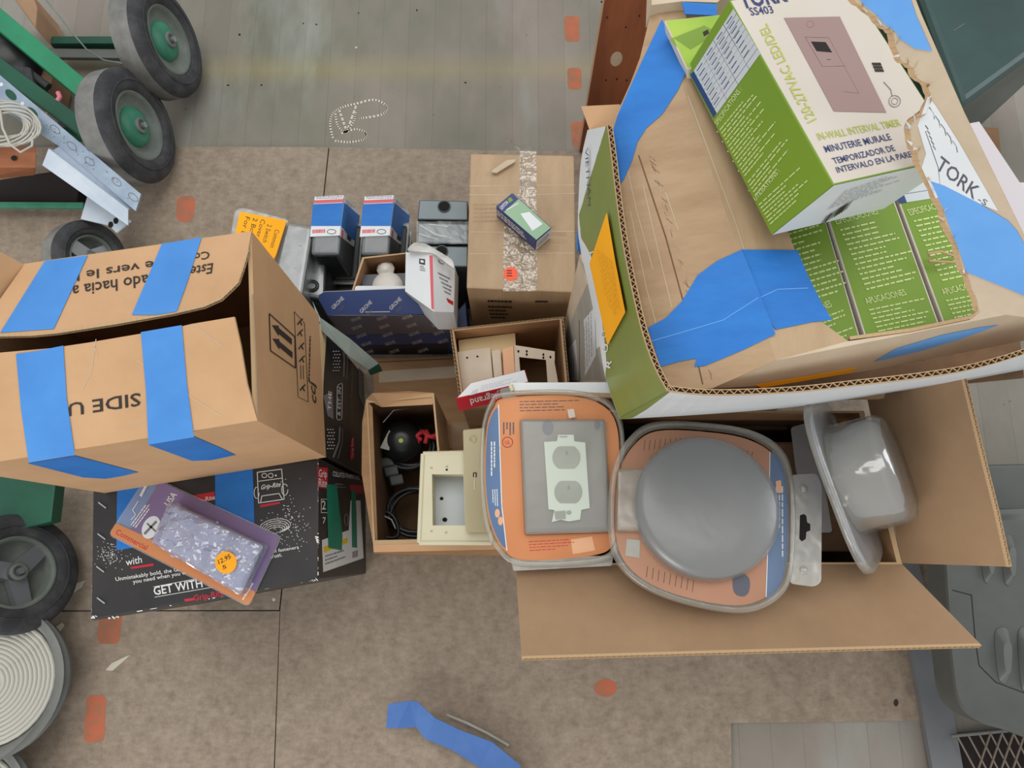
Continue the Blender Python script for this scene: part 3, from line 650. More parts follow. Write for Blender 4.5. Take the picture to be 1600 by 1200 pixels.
pack_stack(78, 'taped stack of clear packs beside the grey junction boxes', 1)

# grey electrical box in a clear pack with an orange note
t = [P(x, y, .22) for x, y in ((378, 345), (470, 348), (484, 400), (425, 480))]; 
t = [P(445, 344, .2), P(489, 352, .2), P(470, 470, .2), P(420, 450, .2)]; b = [up(p, .1) for p in t]
r_ = thing('blister_pack', up(t[0].lerp(t[2], .5), 0), 'clear pack of a grey electrical box with an orange handwritten note, behind the brown carton', 'blister pack')
m = M(); m.hexa(t, [up(p, .003) for p in b], 'clear_grey', .008, 3); m.build('plastic_shell', r_)
m = M(); s_ = [p * .88 + (t[0] + t[2]) * .06 - V((0, 0, .004)) for p in t]; m.hexa(s_, [up(p, .005) for p in s_], 'pvc', .004)
for (x, y) in ((469, 384), (461, 419)): m.decal(ZP(s_[0].z), [(x - 2.5, y - 1.2), (x + 2.5, y - .8), (x + 2.5, y + 1), (x - 2.5, y + .7)], 'hole', .001)
m.build('electrical_box', r_)
pl = ZP(.207); m = M(); m.prism([P(x, y, .207) for x, y in ((375, 331), (448, 345), (432, 397), (421, 420), (360, 402))], V((0, 0, .0006)), 'orange_note')
for k, (s1, x, y) in enumerate((('Common', 430, 358), ('2 Switch', 418, 350), ('Cover', 408, 342), ('2 Box', 396, 340), ('For 8', 384, 338))):
    m.text(pl, s1, (x, y), (x - 8, y + 28), (x + 7, y + 2), 'ink', .0016, 0)
m.build('paper_note', r_)
m = M(); m.prism([P(x, y, .19) for x, y in rnd([(368, 330), (380, 326), (452, 345), (440, 420), (355, 412)], 6)], V((0, 0, .004)), 'clear_milk'); m.build('plastic_backing', r_)
# second grey box below it
t = [P(472, 396, .15), P(508, 402, .15), P(506, 468, .15), P(452, 460, .15)]; b = [up(p, .003) for p in t]
r_ = thing('electrical_box', up(t[0].lerp(t[2], .5), 0), 'grey electrical box in clear plastic between the orange note pack and the navy box', 'electrical box')
m = M(); m.hexa(t, b, 'pvc_dark', .005, 2, topm='pvc'); zq = ZP(.151)
m.decal(zq, ell(491, 425, 2.5, 2, 10), 'hole', .0005); c = P(489, 448, .151); m.lathe([(.012, .0), (.012, .004), (.006, .005), (.006, 0), (0, 0)], c, (0, 0, 1), 'black_plastic', 16)
m.build('box_body', r_); m = M(); m.hexa([p + V((0, 0, .004)) for p in t], [p - V((0, 0, .03)) for p in t], 'clear_grey', .006); m.build('plastic_shell', r_)

# small kraft box with a white valve trim, behind the navy box
t, b = quadbox([(566, 402), (640, 394), (640, 455), (549, 456)], .20, .10); b = [up(p, .003) for p in t]
r_ = thing('fitting_box', b[0].lerp(b[2], .5), 'small open kraft box with white fittings, behind the navy box', 'open box')
m = M(); open_box(m, t, b, .003, 'kraft_old', 'kraft_in'); m.build('box_body', r_)
m = M(); m.prism([P(x, y, .17) for x, y in ((566, 430), (640, 427), (640, 452), (566, 453))], V((0, 0, .002)), 'grey_panel'); m.lathe([(.028, 0), (.026, .008), (.012, .012), (0, .012)], P(606, 449, .173), (0, 0, 1), 'pearl', 28)
tag(m.build('white_fitting'), 'round white fitting on a grey card inside the small kraft box', 'fitting')
m = M(); m.lathe([(0, .02), (.008, .02), (.012, .012), (.016, .01), (.014, 0), (0, 0)], P(604, 424, .165), (0, 0, 1), 'pearl', 10); tag(m.build('faceted_fitting'), 'small white faceted fitting at the back of the small kraft box', 'fitting')
# navy box: tall front, raised lid
ZG = .24; zb = .005
A = P(497, 460, ZG); Bq = P(700, 452, ZG); t = [A + V((0.0, .07, 0)), Bq + V((-.0, .07, 0)), P(700, 492, ZG - .03), P(512, 494, ZG - .03)]
r_ = thing('fixture_box', up((A + Bq) / 2, 0), 'navy blue open box with raised printed lid, in front of the small kraft box', 'box')
fa = [P(513, 493, ZG), P(703, 493, ZG), up(P(703, 493, ZG), .003), up(P(513, 493, ZG), .003)]
t = [fa[0] + V((0, .03, 0)), fa[1] + V((0, .03, 0)), fa[1], fa[0]]; b = [up(p, .003) for p in t]; f = faces_of(t, b); FR = f['front']
m = M(); open_box(m, t, b, .002, 'navy', 'grey_panel')
m.decal(FR, [(512, 494), (704, 494), (703, 520), (535, 523)], 'panel_mid', .0006)
m.decal(FR, [(536, 524), (703, 521), (701, 536), (555, 540)], 'navy_mid', .0008)
m.decal(FR, [(556, 541), (701, 537), (699, 562), (580, 566)], 'navy_shade', .0008)  # dark foot band: the deep shade low on the front, put into colour
for r in range(5):
    for c_ in range(4):
        x = 548 + c_ * 40 + r * 6 + random.uniform(-3, 3); y = 501 + r * 13 - c_ * 1.5
        if x < 690: m.text(FR, 'GROHE', (x, y + 2), (x + 15, y - 3), (x - 3, y - 2), 'white_ink', .0016, .03)
m.build('box_body', r_)
# lid flap stands up from the front edge of the box
lp = [P(*p, z) for p, z in (((512, 493), ZG), ((677, 490), ZG), ((675, 453), ZG + .035), ((500, 460), ZG + .035))]; pl = Pl(lp[0], lp[1], lp[2])
m = M(); m.prism([pl.hit(x, y) for x, y in [(512, 493), (690, 491), (678, 462), (672, 452), (664, 450), (507, 456), (498, 461), (498, 468)]], -pl.n * .0015, 'navy_lid', 'grey_label')
for (x, y) in ((521, 484), (565, 490), (611, 485), (659, 471)):
    s_ = 'GROHE'; m.text(pl, s_, (x, y), (x + 17, y - 17), (x - 4, y - 4.5), 'white_ink', .001, .035)
    for k in range(3): m.stroke(pl, [(x + 7 + k * 1.5, y + 1.5 + k * .5), (x + 17 - k * .5, y - 8 + k * 2)], .7, 'grey_ink', .001)
m.stroke(pl, [(571, 487.5), (609, 487)], 1.2, 'white_ink', .001)
m.build('lid_flap', r_)
m = M(); m.prism([P(x, y, ZG - .005) for x, y in rnd([(556, 448), (672, 448), (678, 472), (552, 474)], 4)], V((0, 0, .004)), 'white_card'); tag(m.build('white_tray'), 'white card tray edge showing behind the navy lid flap', 'tray')
m = M(); t, b = quadbox([(702, 500), (728, 470), (732, 520), (705, 545)], .13, .003); m.hexa(t, b, 'navy', .002); tag(m.build('navy_carton'), 'narrow navy carton between the navy open box and the tan carton', 'box')

# white and red clear pack leaning by the junction boxes
def tri(px, z): return P(px[0], px[1], z)
tp = [tri((634, 394), .285), tri((676, 397), .30), tri((678, 487), .30), tri((633, 455), .285)]; rt = [tri((711, 418), .262), tri((709, 488), .262)]
bt = [p - V((0, 0, .06)) for p in (tp[0], rt[0], rt[1], tp[2], tp[3])]
r_ = thing('blister_pack', up(tp[2], .0), 'white and red labelled clear pack leaning between the navy box and the junction boxes', 'blister pack')
m = M(); vs_ = [tp[0], tp[1], rt[0], rt[1], tp[2], tp[3]] + [p + V((.002, -.012 if i in (3, 4) else .004, -.055)) for i, p in enumerate((tp[0], tp[1], rt[0], rt[1], tp[2], tp[3]))]
m.add(vs_, [(0, 1, 4, 5), (1, 2, 3, 4), (0, 6, 7, 1), (1, 7, 8, 2), (2, 8, 9, 3), (3, 9, 10, 4), (4, 10, 11, 5), (5, 11, 6, 0), (6, 11, 10, 9, 8, 7)], 'white_card')
LA = Pl(tp[0], tp[1], tp[2]); LB = Pl(tp[1], rt[0], rt[1])
m.decal(LA, [(671, 399), (676, 399), (678, 484), (674, 482)], 'pack_red', .0008); m.decal(LA, [(655, 404), (664, 405), (664, 414), (655, 412)], 'ink', .0008); m.decal(LA, [(657, 406), (662, 407), (662, 411), (657, 410)], 'white_card', .0014)
m.lines(LA, (656, 415), (668, 417), (656, 424), 3, 'grey_ink', .001)
m.decal(LB, [(684, 458), (708, 471), (708, 477), (684, 464)], 'red_ink', .0008); m.stroke(LB, ell(690, 409, 5, 2.5, 12, .5), .9, 'ink', closed=True); m.lines(LB, (697, 411), (710, 419), (696, 416), 1, 'pack_red')
m.lines(LB, (684, 425), (706, 436), (684, 455), 5, 'grey_ink', .001); m.lines(LB, (685, 468), (700, 477), (685, 473), 2, 'grey_ink', .001)
m.build('printed_wrap', r_)
m = M(); c = P(652, 398, .285); t2 = [P(x, y, .30) for x, y in ((640, 392), (650, 385), (668, 387), (680, 400))]; 
m.prism([P(x, y, .292) for x, y in rnd([(636, 396), (648, 383), (668, 386), (708, 410), (712, 425), (678, 400)], 6)], V((0, 0, .012)), 'clear_milk'); m.build('plastic_shell', r_)

# ---------------------------------------------------------------- kraft box with beige boxes and a steel bracket
t, b = quadbox([(703, 514), (880, 495), (890, 605), (718, 624)], .27, .05); b = [up(p, .014) for p in t]
r_ = thing('device_box', b[0].lerp(b[2], .5), 'open kraft box of beige boxes and a bracket, in front of the closed tan carton', 'open box')
m = M(); ti, bi = open_box(m, t, b, .005, 'kraft_old', 'kraft_in')
for i, j in ((0, 1), (3, 0), (1, 2)): 
    m.flute([t[i] + V((0, 0, 0)), t[j] + V((0, 0, 0))], V((0, 0, 1)), (ti[i] - t[i]) * 1.0, .0045, depth=.0015)
m.build('box_body', r_)
t, b = quadbox([(716, 531), (805, 520), (808, 585), (720, 600)], .225, .01)
m = M(); m.hexa(t, b, 'beige_box', .001); tag(m.build('beige_box'), 'plain beige paper box at the back of the open kraft box', 'small box')
t, b = quadbox([(713, 550), (766, 542), (772, 612), (719, 618)], .238, .226)
m = M(); m.hexa(t, b, 'steel_beige', .001)
for x, y in ((730, 559), (746, 557)): m.decal(ZP(.238), ell(x, y, 1.8, 1.6, 8), 'hole', .0005)
tag(m.build('blank_plate'), 'grey beige blank metal plate with two screw holes in the open kraft box', 'wall plate')
t, b = quadbox([(768, 548), (782, 545), (786, 600), (773, 603)], .243, .228); m = M(); m.hexa(t, b, 'steel_beige', .001); tag(m.build('box_insert'), 'narrow tan strip between the blank plate and the metal bracket', 'insert')
r_ = thing('mounting_bracket', P(820, 570, .2), 'beige metal mounting bracket with square opening in the open kraft box', 'bracket')
m = M(); zt_ = .25
m.hexa([P(x, y, zt_) for x, y in ((785, 546), (802, 540), (806, 600), (788, 600))], [P(x, y, zt_ - .03) for x, y in ((785, 546), (802, 540), (806, 600), (788, 600))], 'peach', .0008)
m.hexa([P(x, y, zt_) for x, y in ((803, 539), (867, 549), (867, 564), (811, 558))], [P(x, y, zt_ - .002) for x, y in ((803, 539), (867, 549), (867, 564), (811, 558))], 'steel_beige', .0006)
m.hexa([P(x, y, zt_) for x, y in ((803, 541), (811, 556), (815, 604), (806, 604))], [P(x, y, zt_ - .002) for x, y in ((803, 541), (811, 556), (815, 604), (806, 604))], 'steel_beige', .0006)
m.hexa([P(x, y, zt_) for x, y in ((853, 562), (866, 562), (873, 602), (856, 604))], [P(x, y, zt_ - .002) for x, y in ((853, 562), (866, 562), (873, 602), (856, 604))], 'steel_beige', .0006)
for x, y in ((810, 549), (823, 549), (823, 554), (849, 554), (849, 559), (860, 558)): m.decal(ZP(zt_), ell(x, y, 1.7, 2.2, 8), 'hole', .0005)
m.build('bracket_frame', r_)
# small red and white box on the rim
zt_ = .318; t = [P(x, y, zt_) for x, y in ((735, 598), (820, 577), (826, 597), (712, 623))]
dn = P(716, 643, .286) - t[3]; bb = [p + dn for p in t]; r_ = None
m = M(); m.hexa(t, bb, 'red_ink', .001, 1, topm='white_card'); Fp = Pl(t[3], t[2], bb[2]); T = Pl(t[0], t[1], t[2])
m.decal(Fp, [(782, 608), (826, 598), (829, 612), (786, 626)], 'white_card', .0006); m.text(Fp, 'legrand', (775, 614), (734, 624), (777, 624), 'white_ink', .001, .03); m.stroke(Fp, [(777, 611), (782, 610), (783, 618), (778, 619)], 1.2, 'white_ink', .001, True)
m.decal(T, [(738, 611), (748, 607), (744, 615), (734, 618)], 'table_grey', .0005); m.lines(T, (752, 603), (812, 588), (750, 612), 3, 'table_grey', .0006)
tag(m.build('device_carton'), 'small white and red box lying on the front rim of the open kraft box', 'small box')

# flattened cardboard under the middle boxes
m = M(); m.prism([P(x, y, .012) for x, y in ((584, 560), (905, 552), (915, 690), (800, 760), (790, 868), (583, 866))], V((0, 0, -.010)), 'kraft_in', 'flute')
z1 = ZP(.012); m.decal(z1, [(592, 580), (712, 572), (712, 590), (592, 598)], 'kraft_pale', .0005); m.stroke(z1, [(590, 566), (712, 560)], 1.5, 'kraft_dk', .0005); m.stroke(z1, [(690, 652), (700, 700), (712, 705)], 1.2, 'kraft_dk', .0005)
m.decal(z1, [(706, 660), (770, 656), (770, 690), (706, 700)], 'kraft_old', .0005)
tag(m.build('flattened_cardboard'), 'flattened brown cardboard on the floor between the navy box and the cable box', 'cardboard')

# kraft box of cables
t = [P(572, 624, .25), P(678, 614, .25), P(700, 848, .25), P(583, 851, .25)]; b = [up(p + (V((0.0, 0, 0))), .016) for p in t]
r_ = thing('cable_box', up(t[0].lerp(t[2], .5), .016), 'open kraft box of coiled black cables beside the black nail boxes', 'open box')
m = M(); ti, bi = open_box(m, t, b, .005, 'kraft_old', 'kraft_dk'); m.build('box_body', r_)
m = M(); q = [P(572, 624, .25), P(582, 614, .262), P(640, 611, .262), P(678, 614, .25), P(676, 632, .245), P(596, 636, .245)]
m.add(q, [(0, 1, 2, 3, 4, 5)], 'kraft'); q = [P(572, 624, .25), P(582, 636, .244), P(590, 846, .244), P(583, 851, .25), P(565, 740, .254), P(566, 660, .254)]; m.add(q, [(0, 1, 2, 3, 4, 5)], 'kraft_in')
m.build('folded_flap', r_)
m = M(); q = [P(583, 851, .249), P(800, 846, .249), P(800, 858, .244), P(584, 863, .244)]; m.prism(q, V((0, 0, -.003)), 'kraft', 'flute'); m.build('folded_flap', r_)
def coil(c, r, n, lab, mt='black_plastic', th=.004, tilt=0):
    m = M(); pts = []
    for k in range(n * 24):
        a = 2 * math.pi * k / 24; rr = r * (1 + .10 * math.sin(k * .37)); pts.append(c + V((rr * math.cos(a), rr * .85 * math.sin(a) , .003 * math.sin(k * .21) + .0035 * (k / 24) + tilt * math.cos(a))))
    m.tube(pts, th, mt, 6); return tag(m.build('cable_coil'), lab, 'cable coil', 'coiled cables in the kraft box')
coil(P(640, 700, .13), .040, 4, 'upper coiled black cable next to the red connector in the kraft box')
coil(P(652, 800, .12), .045, 5, 'lower coiled black cable at the front end of the kraft box')
m = M(); c = P(628, 690, .15); m.lathe([(0, .03), (.012, .032), (.022, .026), (.034, .01), (.036, 0), (.03, -.01)], c, (.1, -.1, 1), 'black_plastic', 28); m.lathe([(.004, .034), (0, .034)], c, (.1, -.1, 1), 'lime_card', 10)
m.tube([c + V((-.03, .03, .02)), c + V((-.012, .05, .026)), c + V((.03, .055, .03))], .0015, 'chrome', 5)
r_ = m.build('power_socket'); tag(r_, 'round black power fitting with wire guard in the cable box', 'power fitting')
m = M(); t2 = [P(x, y, .175) for x, y in ((608, 672), (614, 677), (608, 704), (594, 700))]; m.prism(t2, V((0, 0, .001)), 'grey_label'); o = m.build('paper_tag', r_) if False else m.build('cable_tag'); tag(o, 'small grey paper tag tied among the black cables', 'tag')
m = M()
for k in range(5):
    a = k * 1.3; c = P(663 + 6 * math.cos(a), 682 + 10 * math.sin(a), .16); m.tube([c, c + V((.012 * math.cos(a), .012 * math.sin(a), .006)), c + V((.02 * math.cos(a + .5), .02 * math.sin(a + .5), 0))], .0042, 'cable_red', 7)
tag(m.build('red_connector'), 'cluster of red connector leads in the kraft cable box', 'connector')
for k, (x, y, X, Y) in enumerate(((598, 790, 612, 812), (590, 740, 600, 760))):
    pass
m = M(); pts = [P(x, y, .14) for x, y in spline([(592, 812), (604, 800), (618, 812), (622, 836), (606, 840), (594, 832)], 5)]; m.tube(pts, .003, 'black_plastic', 6, closed=True); m.tube([P(600, 806, .148), P(612, 812, .15), P(618, 826, .148)], .0012, 'white_wire', 5)
tag(m.build('short_lead'), 'short looped black lead in the lower left corner of the cable box', 'cable')
m = M(); 
for k in range(3): m.hexa([P(x, y, .15 + k * .004) for x, y in ((590 + k * 8, 716 + 14 * k), (612 + k * 8, 712 + 14 * k), (616 + k * 8, 728 + 14 * k), (594 + k * 8, 732 + 14 * k))], [P(x, y, .13) for x, y in ((590 + k * 8, 716 + 14 * k), (612 + k * 8, 712 + 14 * k), (616 + k * 8, 728 + 14 * k), (594 + k * 8, 732 + 14 * k))], 'black_plastic', .003)
tag(m.build('cable_plug'), 'black moulded plug between the two cable coils', 'plug')

# cream two-gang surface box and beige blank plate
zt_ = .40
r_ = thing('surface_box', P(712, 780, .35), 'cream two-gang wall box with an open front, lying over the cable box', 'wall box')
m = M(); out = rnd([(661, 709), (766, 706), (768, 848), (655, 848)], 8); inn_ = [(675, 741), (724, 741), (727, 821), (676, 821)]
N_ = 96
def ringpts(px, n):
    seg = []; L_ = len(px); per = [0]
    for i in range(L_): per.append(per[-1] + (V(px[(i + 1) % L_]) - V(px[i])).length)
    for k in range(n):
        d = per[-1] * k / n; i = max(j for j in range(L_) if per[j] <= d); a = V(px[i]); b_ = V(px[(i + 1) % L_]); seg.append(tuple(a.lerp(b_, (d - per[i]) / max(1e-6, per[i + 1] - per[i]))))
    return seg
t = [P(x, y, zt_) for x, y in ((661, 709), (766, 706), (768, 848), (655, 848))]; h = [P(x, y, zt_) for x, y in inn_]
lo = [up(p, zt_ - .045) for p in t]; hl = [up(p, zt_ - .042) for p in h]
m.add(t + h, [(0, 1, 5, 4), (1, 2, 6, 5), (2, 3, 7, 6), (3, 0, 4, 7)], 'cream_plastic'); m.add(t + lo, [(0, 1, 5, 4), (1, 2, 6, 5), (2, 3, 7, 6), (3, 0, 4, 7)], 'cream_plastic')
m.add(h + hl, [(0, 1, 5, 4), (1, 2, 6, 5), (2, 3, 7, 6), (3, 0, 4, 7)], 'cream_plastic'); m.add(hl, [(0, 1, 2, 3)], 'table_grey'); m.add(lo, [(0, 1, 2, 3)], 'cream_plastic')
for p_, q_ in zip(t, t[1:] + t[:1]): m.tube([p_ - V((0, 0, .002)), q_ - V((0, 0, .002))], .0035, 'cream_plastic', 8)
for x, y in ((674, 731), (698, 729), (698, 734), (674, 830), (697, 832)): m.decal(ZP(zt_), ell(x, y, 2, 1.6, 8), 'beige_plastic' if x != 698 or y < 730 else 'hole', .001)
z2 = ZP(zt_ - .042)
for x, y, r in ((690, 779, 3), (695, 812, 4)): m.decal(z2, ell(x, y, r, r * .9, 10), 'hole', .0008)
m.build('box_body', r_)
m = M(); t, b = quadbox([(723, 671), (757, 668), (768, 831), (728, 832)], zt_ + .018, zt_ + .006); m.hexa(t, b, 'beige_plastic', .003, 3)
m.lathe([(.006, 0), (.005, .001), (.003, .001), (.003, -.001), (0, -.001)], P(738, 687, zt_ + .018), (0, 0, 1), 'beige_plastic', 18); m.decal(ZP(zt_ + .018), rnd([(739, 738), (745, 738), (745, 746), (739, 746)], 2), 'ink', .0008)
m.stroke(ZP(zt_ + .018), [(742, 740), (741, 765)], 1.6, 'steel_beige')
tag(m.build('blank_plate'), 'narrow beige plastic plate lying over the cream wall box', 'wall plate')

# ---------------------------------------------------------------- big open carton on the right with clamshell packs
ZR = .48
t = [P(800, 640, ZR), P(1350, 642, ZR), P(1410, 882, ZR), P(806, 884, ZR)]; b = [up(p, .014) for p in t]
r_ = thing('open_carton', b[0].lerp(b[2], .5), 'large open carton with wide front and right flaps, full of clear packs', 'carton')
m = M(); open_box(m, t, b, .005, 'kraft_shaded', 'kraft_in'); m.build('carton_body', r_)
def flap2(hp, ep, mt='kraft_in', und='kraft_shaded', fl=None, th=.005):
    pl = Pl(hp[0], hp[-1], ep[0]); pr = lambda p: p - pl.n * (p - pl.o).dot(pl.n)
    ep = [pr(p) for p in ep]; m = M(); poly = hp + ep[::-1]; q = [p - pl.n * th for p in poly]; n = len(poly)
    m.add(poly, [tuple(range(n))], mt); m.add(q, [tuple(range(n))], und); m.add(poly + q, [(i, (i + 1) % n, n + (i + 1) % n, n + i) for i in range(n)], 'flute')
    out = sum(ep, V()) / len(ep) - sum(hp, V()) / len(hp); m.flute([p - pl.n * th for p in ep], out, pl.n, th); return m, pl
m, FLf = flap2([P(806, 884, ZR + .001), P(1410, 882, ZR + .001)], [P(815, 1025, .545), P(1100, 1014, .545), P(1300, 1007, .545), P(1536, 999, .545)], 'kraft_shaded'); m.build('flap', r_)
m, FLr = flap2([P(1350, 600, ZR + .001), P(1410, 880, ZR + .001)], [P(1498, 575, .60), P(1526, 700, .60), P(1552, 800, .60), P(1568, 886, .60)], 'kraft_shaded'); m.build('flap', r_)
for k in range(2):
    m = M(); t2, b2 = quadbox([(962 + k * 150, 650), (1090 + k * 140, 650), (1092 + k * 140, 672), (965 + k * 150, 672)], .40 - k * .02, .02)
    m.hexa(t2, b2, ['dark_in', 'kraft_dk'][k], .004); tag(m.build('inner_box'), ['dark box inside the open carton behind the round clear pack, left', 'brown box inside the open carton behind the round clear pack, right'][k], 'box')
m = M(); t2, b2 = quadbox([(830, 690), (1330, 690), (1370, 862), (835, 862)], .445, .02); m.hexa(t2, b2, 'kraft_dk', .004); tag(m.build('inner_carton'), 'brown carton filling the large open carton under the clear packs', 'carton')

# orange pack with duplex outlet cover
zq = .505
r_ = thing('clamshell_pack', P(860, 750, zq), 'orange and blue clamshell pack showing a white duplex outlet plate', 'clamshell pack', None)
Z = ZP(zq)
card = spline([(790, 622), (880, 618), (935, 630), (962, 660), (968, 720), (966, 800), (958, 850), (925, 868), (820, 875), (785, 856), (765, 815), (757, 745), (760, 670), (772, 636)], 5)
m = M(); m.decal(Z, card, 'orange_card', 0, .0006)
m.decal(Z, spline([(779, 640), (781, 700), (783, 790), (791, 854), (776, 838), (764, 800), (759, 745), (761, 680), (768, 650)], 4), 'blue_card', .001, .0003)
m.stroke(Z, [(779, 632), (781, 700), (784, 790), (792, 860)], 1.6, 'white_ink', .0015)
m.lines(Z, (812, 627), (905, 625), (812, 646), 4, 'ink_grey', .0014, fill=.25); m.lines(Z, (786, 660), (786, 682), (806, 660), 4, 'ink_grey', .0014); 
m.stroke(Z, ell(793, 691, 8, 8, 18), 1.2, 'red_ink', .0014, True); m.text(Z, 'UL', (789, 694), (797, 694), (789, 688), 'red_ink', .0014)
m.lines(Z, (826, 846), (900, 842), (828, 864), 4, 'red_ink', .0014, fill=.25); m.decal(Z, [(892, 843), (925, 838), (930, 860), (895, 866)], 'peach', .0008)
m.lines(Z, (767, 690), (767, 745), (776, 690), 2, 'white_ink', .0016); m.lines(Z, (769, 765), (770, 792), (779, 764), 3, 'white_ink', .0016)
m.decal(Z, ell(777, 802, 4, 7, 10), 'peach', .0016); m.decal(Z, ell(782, 814, 4, 7, 10), 'peach', .0018)
m.build('printed_card', r_)
m = M(); t2 = [P(x, y, zq + .006) for x, y in ((812, 655), (945, 655), (957, 832), (820, 836))]; b2 = [up(p, zq + .001) for p in t2]; m.hexa(t2, b2, 'tray_grey', .003)
Z2 = ZP(zq + .006); m.decal(Z2, ell(856, 668, 9, 12, 18), 'ink_grey', .0005); m.decal(Z2, ell(933, 664, 5, 8, 14), 'ink_grey', .0005); m.build('cover_tray', r_)
m = M(); pl0 = [(850, 691), (870, 690), (872, 680), (896, 680), (897, 690), (914, 692), (921, 794), (908, 797), (906, 812), (888, 815), (876, 812), (862, 816), (866, 797), (857, 796)]
m.prism([P(x, y, zq + .0075) for x, y in pl0], V((0, 0, .003)), 'duplex_white'); Z3 = ZP(zq + .0106)
for cy, cx in ((715, 885), (769, 888)):
    o_ = [p for p in ell(cx, cy, 22, 21, 40)]; o_ = [(x, max(cy - 17.5, min(cy + 17.5, y))) for x, y in o_]; m.decal(Z3, o_, 'duplex_in', .0003); m.decal(Z3, [(cx - 1, cy - 10), (cx + 2, cy - 10), (cx + 2, cy - 4), (cx - 1, cy - 4)], 'grey_ink', .0009)
m.decal(Z3, [(866, 799), (884, 798), (884, 811), (868, 812)], 'duplex_in', .0004); m.decal(Z3, ell(889, 801, 4, 3.5, 12), 'duplex_in', .0004)
m.lines(Z3, (874, 681), (895, 681), (874, 687), 1, 'duplex_in', .0005)
o = m.build('outlet_plate', r_); tag(o, 'white duplex outlet plate')
def shell(name, outline, z, h, parent, mt='clear_shell', r=.6):
    pts = [P(x, y, z) for x, y in outline]; c = sum(pts, V()) / len(pts); n = len(pts); m = M()
    rings = [(1.0, 0), (1.0, h * .7), (1 - .012, h), (1 - .05, h), (1 - .06, h * .3)]
    vs_ = [c + (p - c) * s_ + V((0, 0, hh)) for s_, hh in rings for p in pts]
    m.add(vs_, [(k * n + i, k * n + (i + 1) % n, (k + 1) * n + (i + 1) % n, (k + 1) * n + i) for k in range(len(rings) - 1) for i in range(n)], mt, True)
    return m
m = shell('s', spline([(784, 614), (880, 610), (942, 622), (970, 655), (976, 720), (974, 800), (966, 858), (930, 880), (815, 884), (778, 862), (757, 818), (750, 745), (753, 668), (766, 628)], 5), zq + .001, .007, r_)
tt = [P(x, y, zq + .026) for x, y in ((814, 657), (944, 657), (952, 829), (822, 832))]; bb = [P(x, y, zq + .004) for x, y in ((812, 655), (948, 655), (957, 832), (820, 836))]; m.hexa(tt, bb, 'clear', .004, 3)
m.prism([P(x, y, zq - .001) for x, y in rnd([(798, 872), (958, 868), (956, 884), (802, 892)], 3)], V((0, 0, .001)), 'clear_milk')
m.prism([P(x, y, zq + .009) for x, y in ((886, 640), (896, 639), (899, 652), (889, 654))], V((0, 0, .002)), 'clear_milk'); m.tube([P(798, 602, zq + .004), P(801, 611, zq + .004)], .003, 'cream_plastic', 6)
m.build('plastic_shell', r_)

# round cover pack, lying partly on the front flap
A_ = P(1100, 660, .512); B_ = P(960, 930, .548); C_ = P(1240, 930, .548); RP = Pl(A_, B_, C_)
r_ = thing('clamshell_pack', P(1100, 800, .505), 'clamshell pack with a large round grey cover on orange card, over the front flap', 'clamshell pack')
o_ = spline([(1020, 662), (1110, 664), (1180, 678), (1225, 712), (1240, 780), (1238, 870), (1225, 925), (1180, 955), (1120, 955), (1040, 935), (985, 905), (955, 862), (950, 800), (956, 735), (978, 690)], 5)
def shr(px, k): 
    cx = sum(p[0] for p in px) / len(px); cy = sum(p[1] for p in px) / len(px); return [(cx + (x - cx) * k, cy + (y - cy) * k) for x, y in px]
m = M(); m.decal(RP, shr(o_, .92), 'salmon_card', 0, .0006)
m.decal(RP, spline([(1206, 705), (1226, 730), (1232, 790), (1231, 870), (1218, 920), (1198, 934), (1199, 860), (1202, 780)], 5), 'slate_card', .0008, .0003); m.stroke(RP, [(1203, 706), (1202, 790), (1197, 933)], 1.2, 'white_ink', .0012)
for k in range(9):
    m.stroke(RP, [(1008 + k * 8, 688 - k * .6), (1006 + k * 8, 704 - k)], .9, 'kraft_dk', .0012); m.stroke(RP, [(1012 + k * 9, 885 + k * 2.8), (1010 + k * 9, 902 + k * 2.8)], .9, 'kraft_dk', .0012); m.stroke(RP, [(1120 + k * 7, 690 + k * 2), (1118 + k * 7, 700 + k * 2)], .9, 'kraft_dk', .0012)
m.decal(RP, [(979, 842), (1000, 844), (999, 872), (977, 868)], 'grey_label', .0012); m.decal(RP, spline([(1146, 900), (1160, 896), (1171, 905), (1170, 925), (1160, 932), (1147, 925)], 3), 'ink_grey', .0012)
m.lines(RP, (1212, 760), (1212, 880), (1226, 760), 3, 'table_grey', .0014); m.decal(RP, [(1212, 752), (1220, 750), (1222, 770), (1214, 770)], 'peach', .0016)
m.build('printed_card', r_)
m = M(); cpt = RP.hit(1099, 795); rr = (RP.hit(1208, 795) - RP.hit(990, 795)).length / 2
m.lathe([(rr, 0.002), (rr, .014), (rr * .97, .019), (rr * .90, .022), (rr * .5, .0235), (0, .024)], cpt, RP.n, 'grey_cover', 64); tag(m.build('round_cover', r_), 'round grey cover disc')
m = M(); m.lathe([(rr * 1.03, 0.001), (rr * 1.03, .016), (rr * .99, .024), (rr * .9, .0275), (rr * .5, .0285), (0, .029)], cpt, RP.n, 'clear', 64)
pts = [RP.hit(x, y) for x, y in o_]; c = sum(pts, V()) / len(pts); n = len(pts); rings = [(1.0, -.001), (1.0, .006), (.985, .009), (.945, .009), (.925, .0015)]
m.add([c + (p - c) * s_ + RP.n * hh for s_, hh in rings for p in pts], [(k * n + i, k * n + (i + 1) % n, (k + 1) * n + (i + 1) % n, (k + 1) * n + i) for k in range(4) for i in range(n)], 'clear_shell', True)
tt = [RP.hit(x, y, .012) for x, y in ((966, 735), (1010, 733), (1000, 828), (964, 828))]; bb = [RP.hit(x, y, .002) for x, y in ((964, 731), (1012, 730), (1002, 832), (962, 832))]; m.hexa(tt, bb, 'clear_shell', .003)
